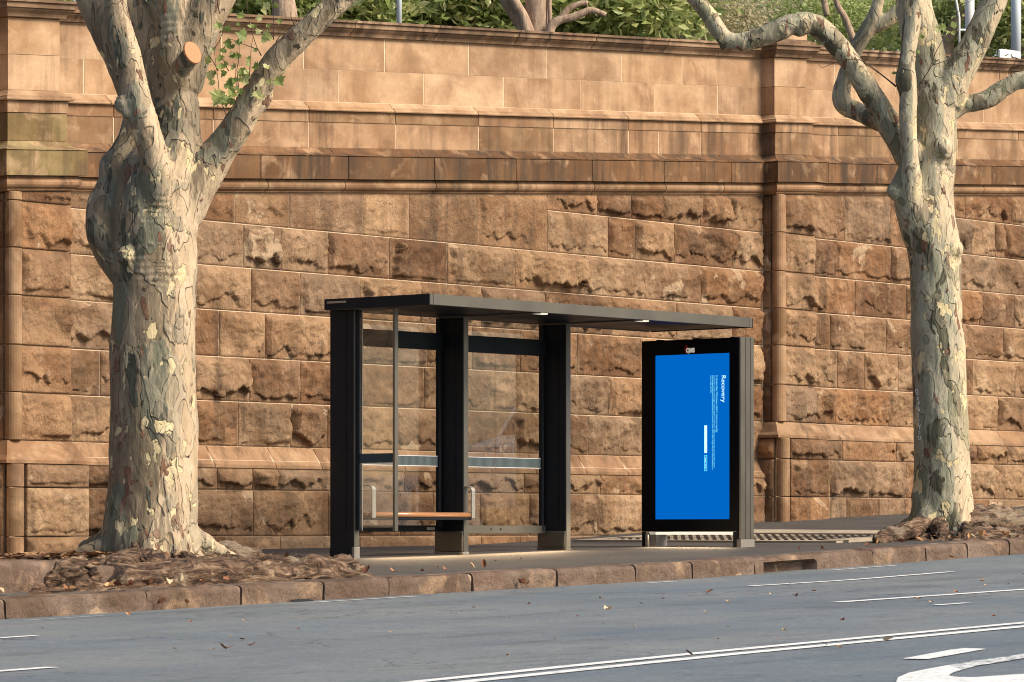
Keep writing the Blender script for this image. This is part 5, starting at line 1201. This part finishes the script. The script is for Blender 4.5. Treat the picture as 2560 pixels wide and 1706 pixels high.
rd = [(108, 1577, 10), (480, 1558, 9), (615, 1555, 9), (432, 1627, 10), (530, 1629, 9), (750, 1576, 9), (613, 1604, 12), (573, 1596, 8), (1182, 1524, 9), (1326, 1514, 8), (1500, 1502, 12), (1662, 1502, 10), (1606, 1514, 9), (1448, 1545, 9), (1390, 1603, 10), (980, 1586, 9), (1272, 1551, 8), (1508, 1564, 7), (1768, 1534, 10), (1820, 1509, 14), (1985, 1493, 13), (1975, 1463, 13), (2030, 1482, 12), (2110, 1556, 11), (1964, 1581, 11), (1824, 1574, 11), (2290, 1501, 13), (2326, 1511, 10), (2451, 1456, 10), (2467, 1466, 9), (2521, 1463, 9), (2108, 1624, 14), (2067, 1618, 10), (1946, 1602, 9), (1272, 1645, 8), (2365, 1487, 10), (2394, 1484, 10), (2560, 1441, 10), (1790, 1602, 8), (1926, 1490, 8), (1590, 1573, 8), (1140, 1540, 8), (2480, 1545, 9)]
batch(rd, [(0, 700, 'on the road below the mottled tree'), (700, 1350, 'on the road before the shelter'), (1350, 1900, 'on the road before the display'), (1900, 2200, 'on the road below the drain'), (2200, 2600, 'on the road below the far tree')], 'tiny leaf scrap', 'leaf scraps on the road', tilt=10)
pv = [(1640, 1360, 10), (1700, 1372, 9), (1765, 1388, 11), (1090, 1420, 9), (1210, 1415, 9), (1300, 1400, 8), (1520, 1395, 8), (1900, 1296, 16), (1912, 1300, 18), (1930, 1298, 12), (2080, 1290, 10), (2270, 1283, 8), (640, 1392, 9), (660, 1396, 10), (1240, 1408, 8), (2510, 1270, 9), (1885, 1348, 8), (1095, 1372, 8), (950, 1363, 8)]
batch(pv, [(0, 900, 'on the footpath left of the shelter'), (900, 1600, 'on the footpath under the shelter'), (1600, 1880, 'on the footpath below the display'), (1880, 2600, 'on the footpath by the pier and wall')], 'small dry leaf scrap', 'leaf scraps on the footpath', tilt=14)
# mat of dry litter by the old kerb
rg_ = np.random.default_rng(8); n = 700; s_ = rg_.uniform(-12.9, -11.3, n); y_ = rg_.uniform(-5.3, -4.6, n); V = []; 
for a, b in zip(s_, y_):
    z = gz(a, b)+.02+.04*rg_.random(); an = rg_.uniform(0, 6.28); L = .03+.05*rg_.random()
    for q in range(4): V.append((a+L*cos(an+q*1.57)*(1 if q % 2 else .4), b+L*sin(an+q*1.57)*(1 if q % 2 else .4), z+rg_.uniform(-.015, .015)))
lo = mobj('leaf_litter', V, np.arange(4*n).reshape(n, 4), M['litter'], None, (-12, -5, gz(-12, -5)), kind='stuff'); lo['label'] = 'brown leaf litter behind the old kerb'
at = lo.data.attributes.new('tone', 'FLOAT', 'POINT'); at.data.foreach_set('value', np.repeat(rg_.random(n), 4))
p0, p1 = gnd(730, 1506), gnd(778, 1503)
V = [(p0.x, p0.y-.03, zf(p0.x)+.004), (p1.x, p1.y-.03, zf(p1.x)+.004), (p1.x, p1.y+.03, zf(p1.x)+.02), (p0.x, p0.y+.03, zf(p0.x)+.02)]
V += [(a, b, c-.004) for a, b, c in V]
tag(mobj('rubber_strip', V, [(0, 1, 2, 3), (7, 6, 5, 4), (0, 4, 5, 1), (1, 5, 6, 2), (2, 6, 7, 3), (3, 7, 4, 0)], M['black'], None, p0), 'flat black rubber strip lying in the gutter before the shelter', 'debris')
fallen(742, 1499, 14, 'pale green leaf resting on the black rubber strip', curl=30)
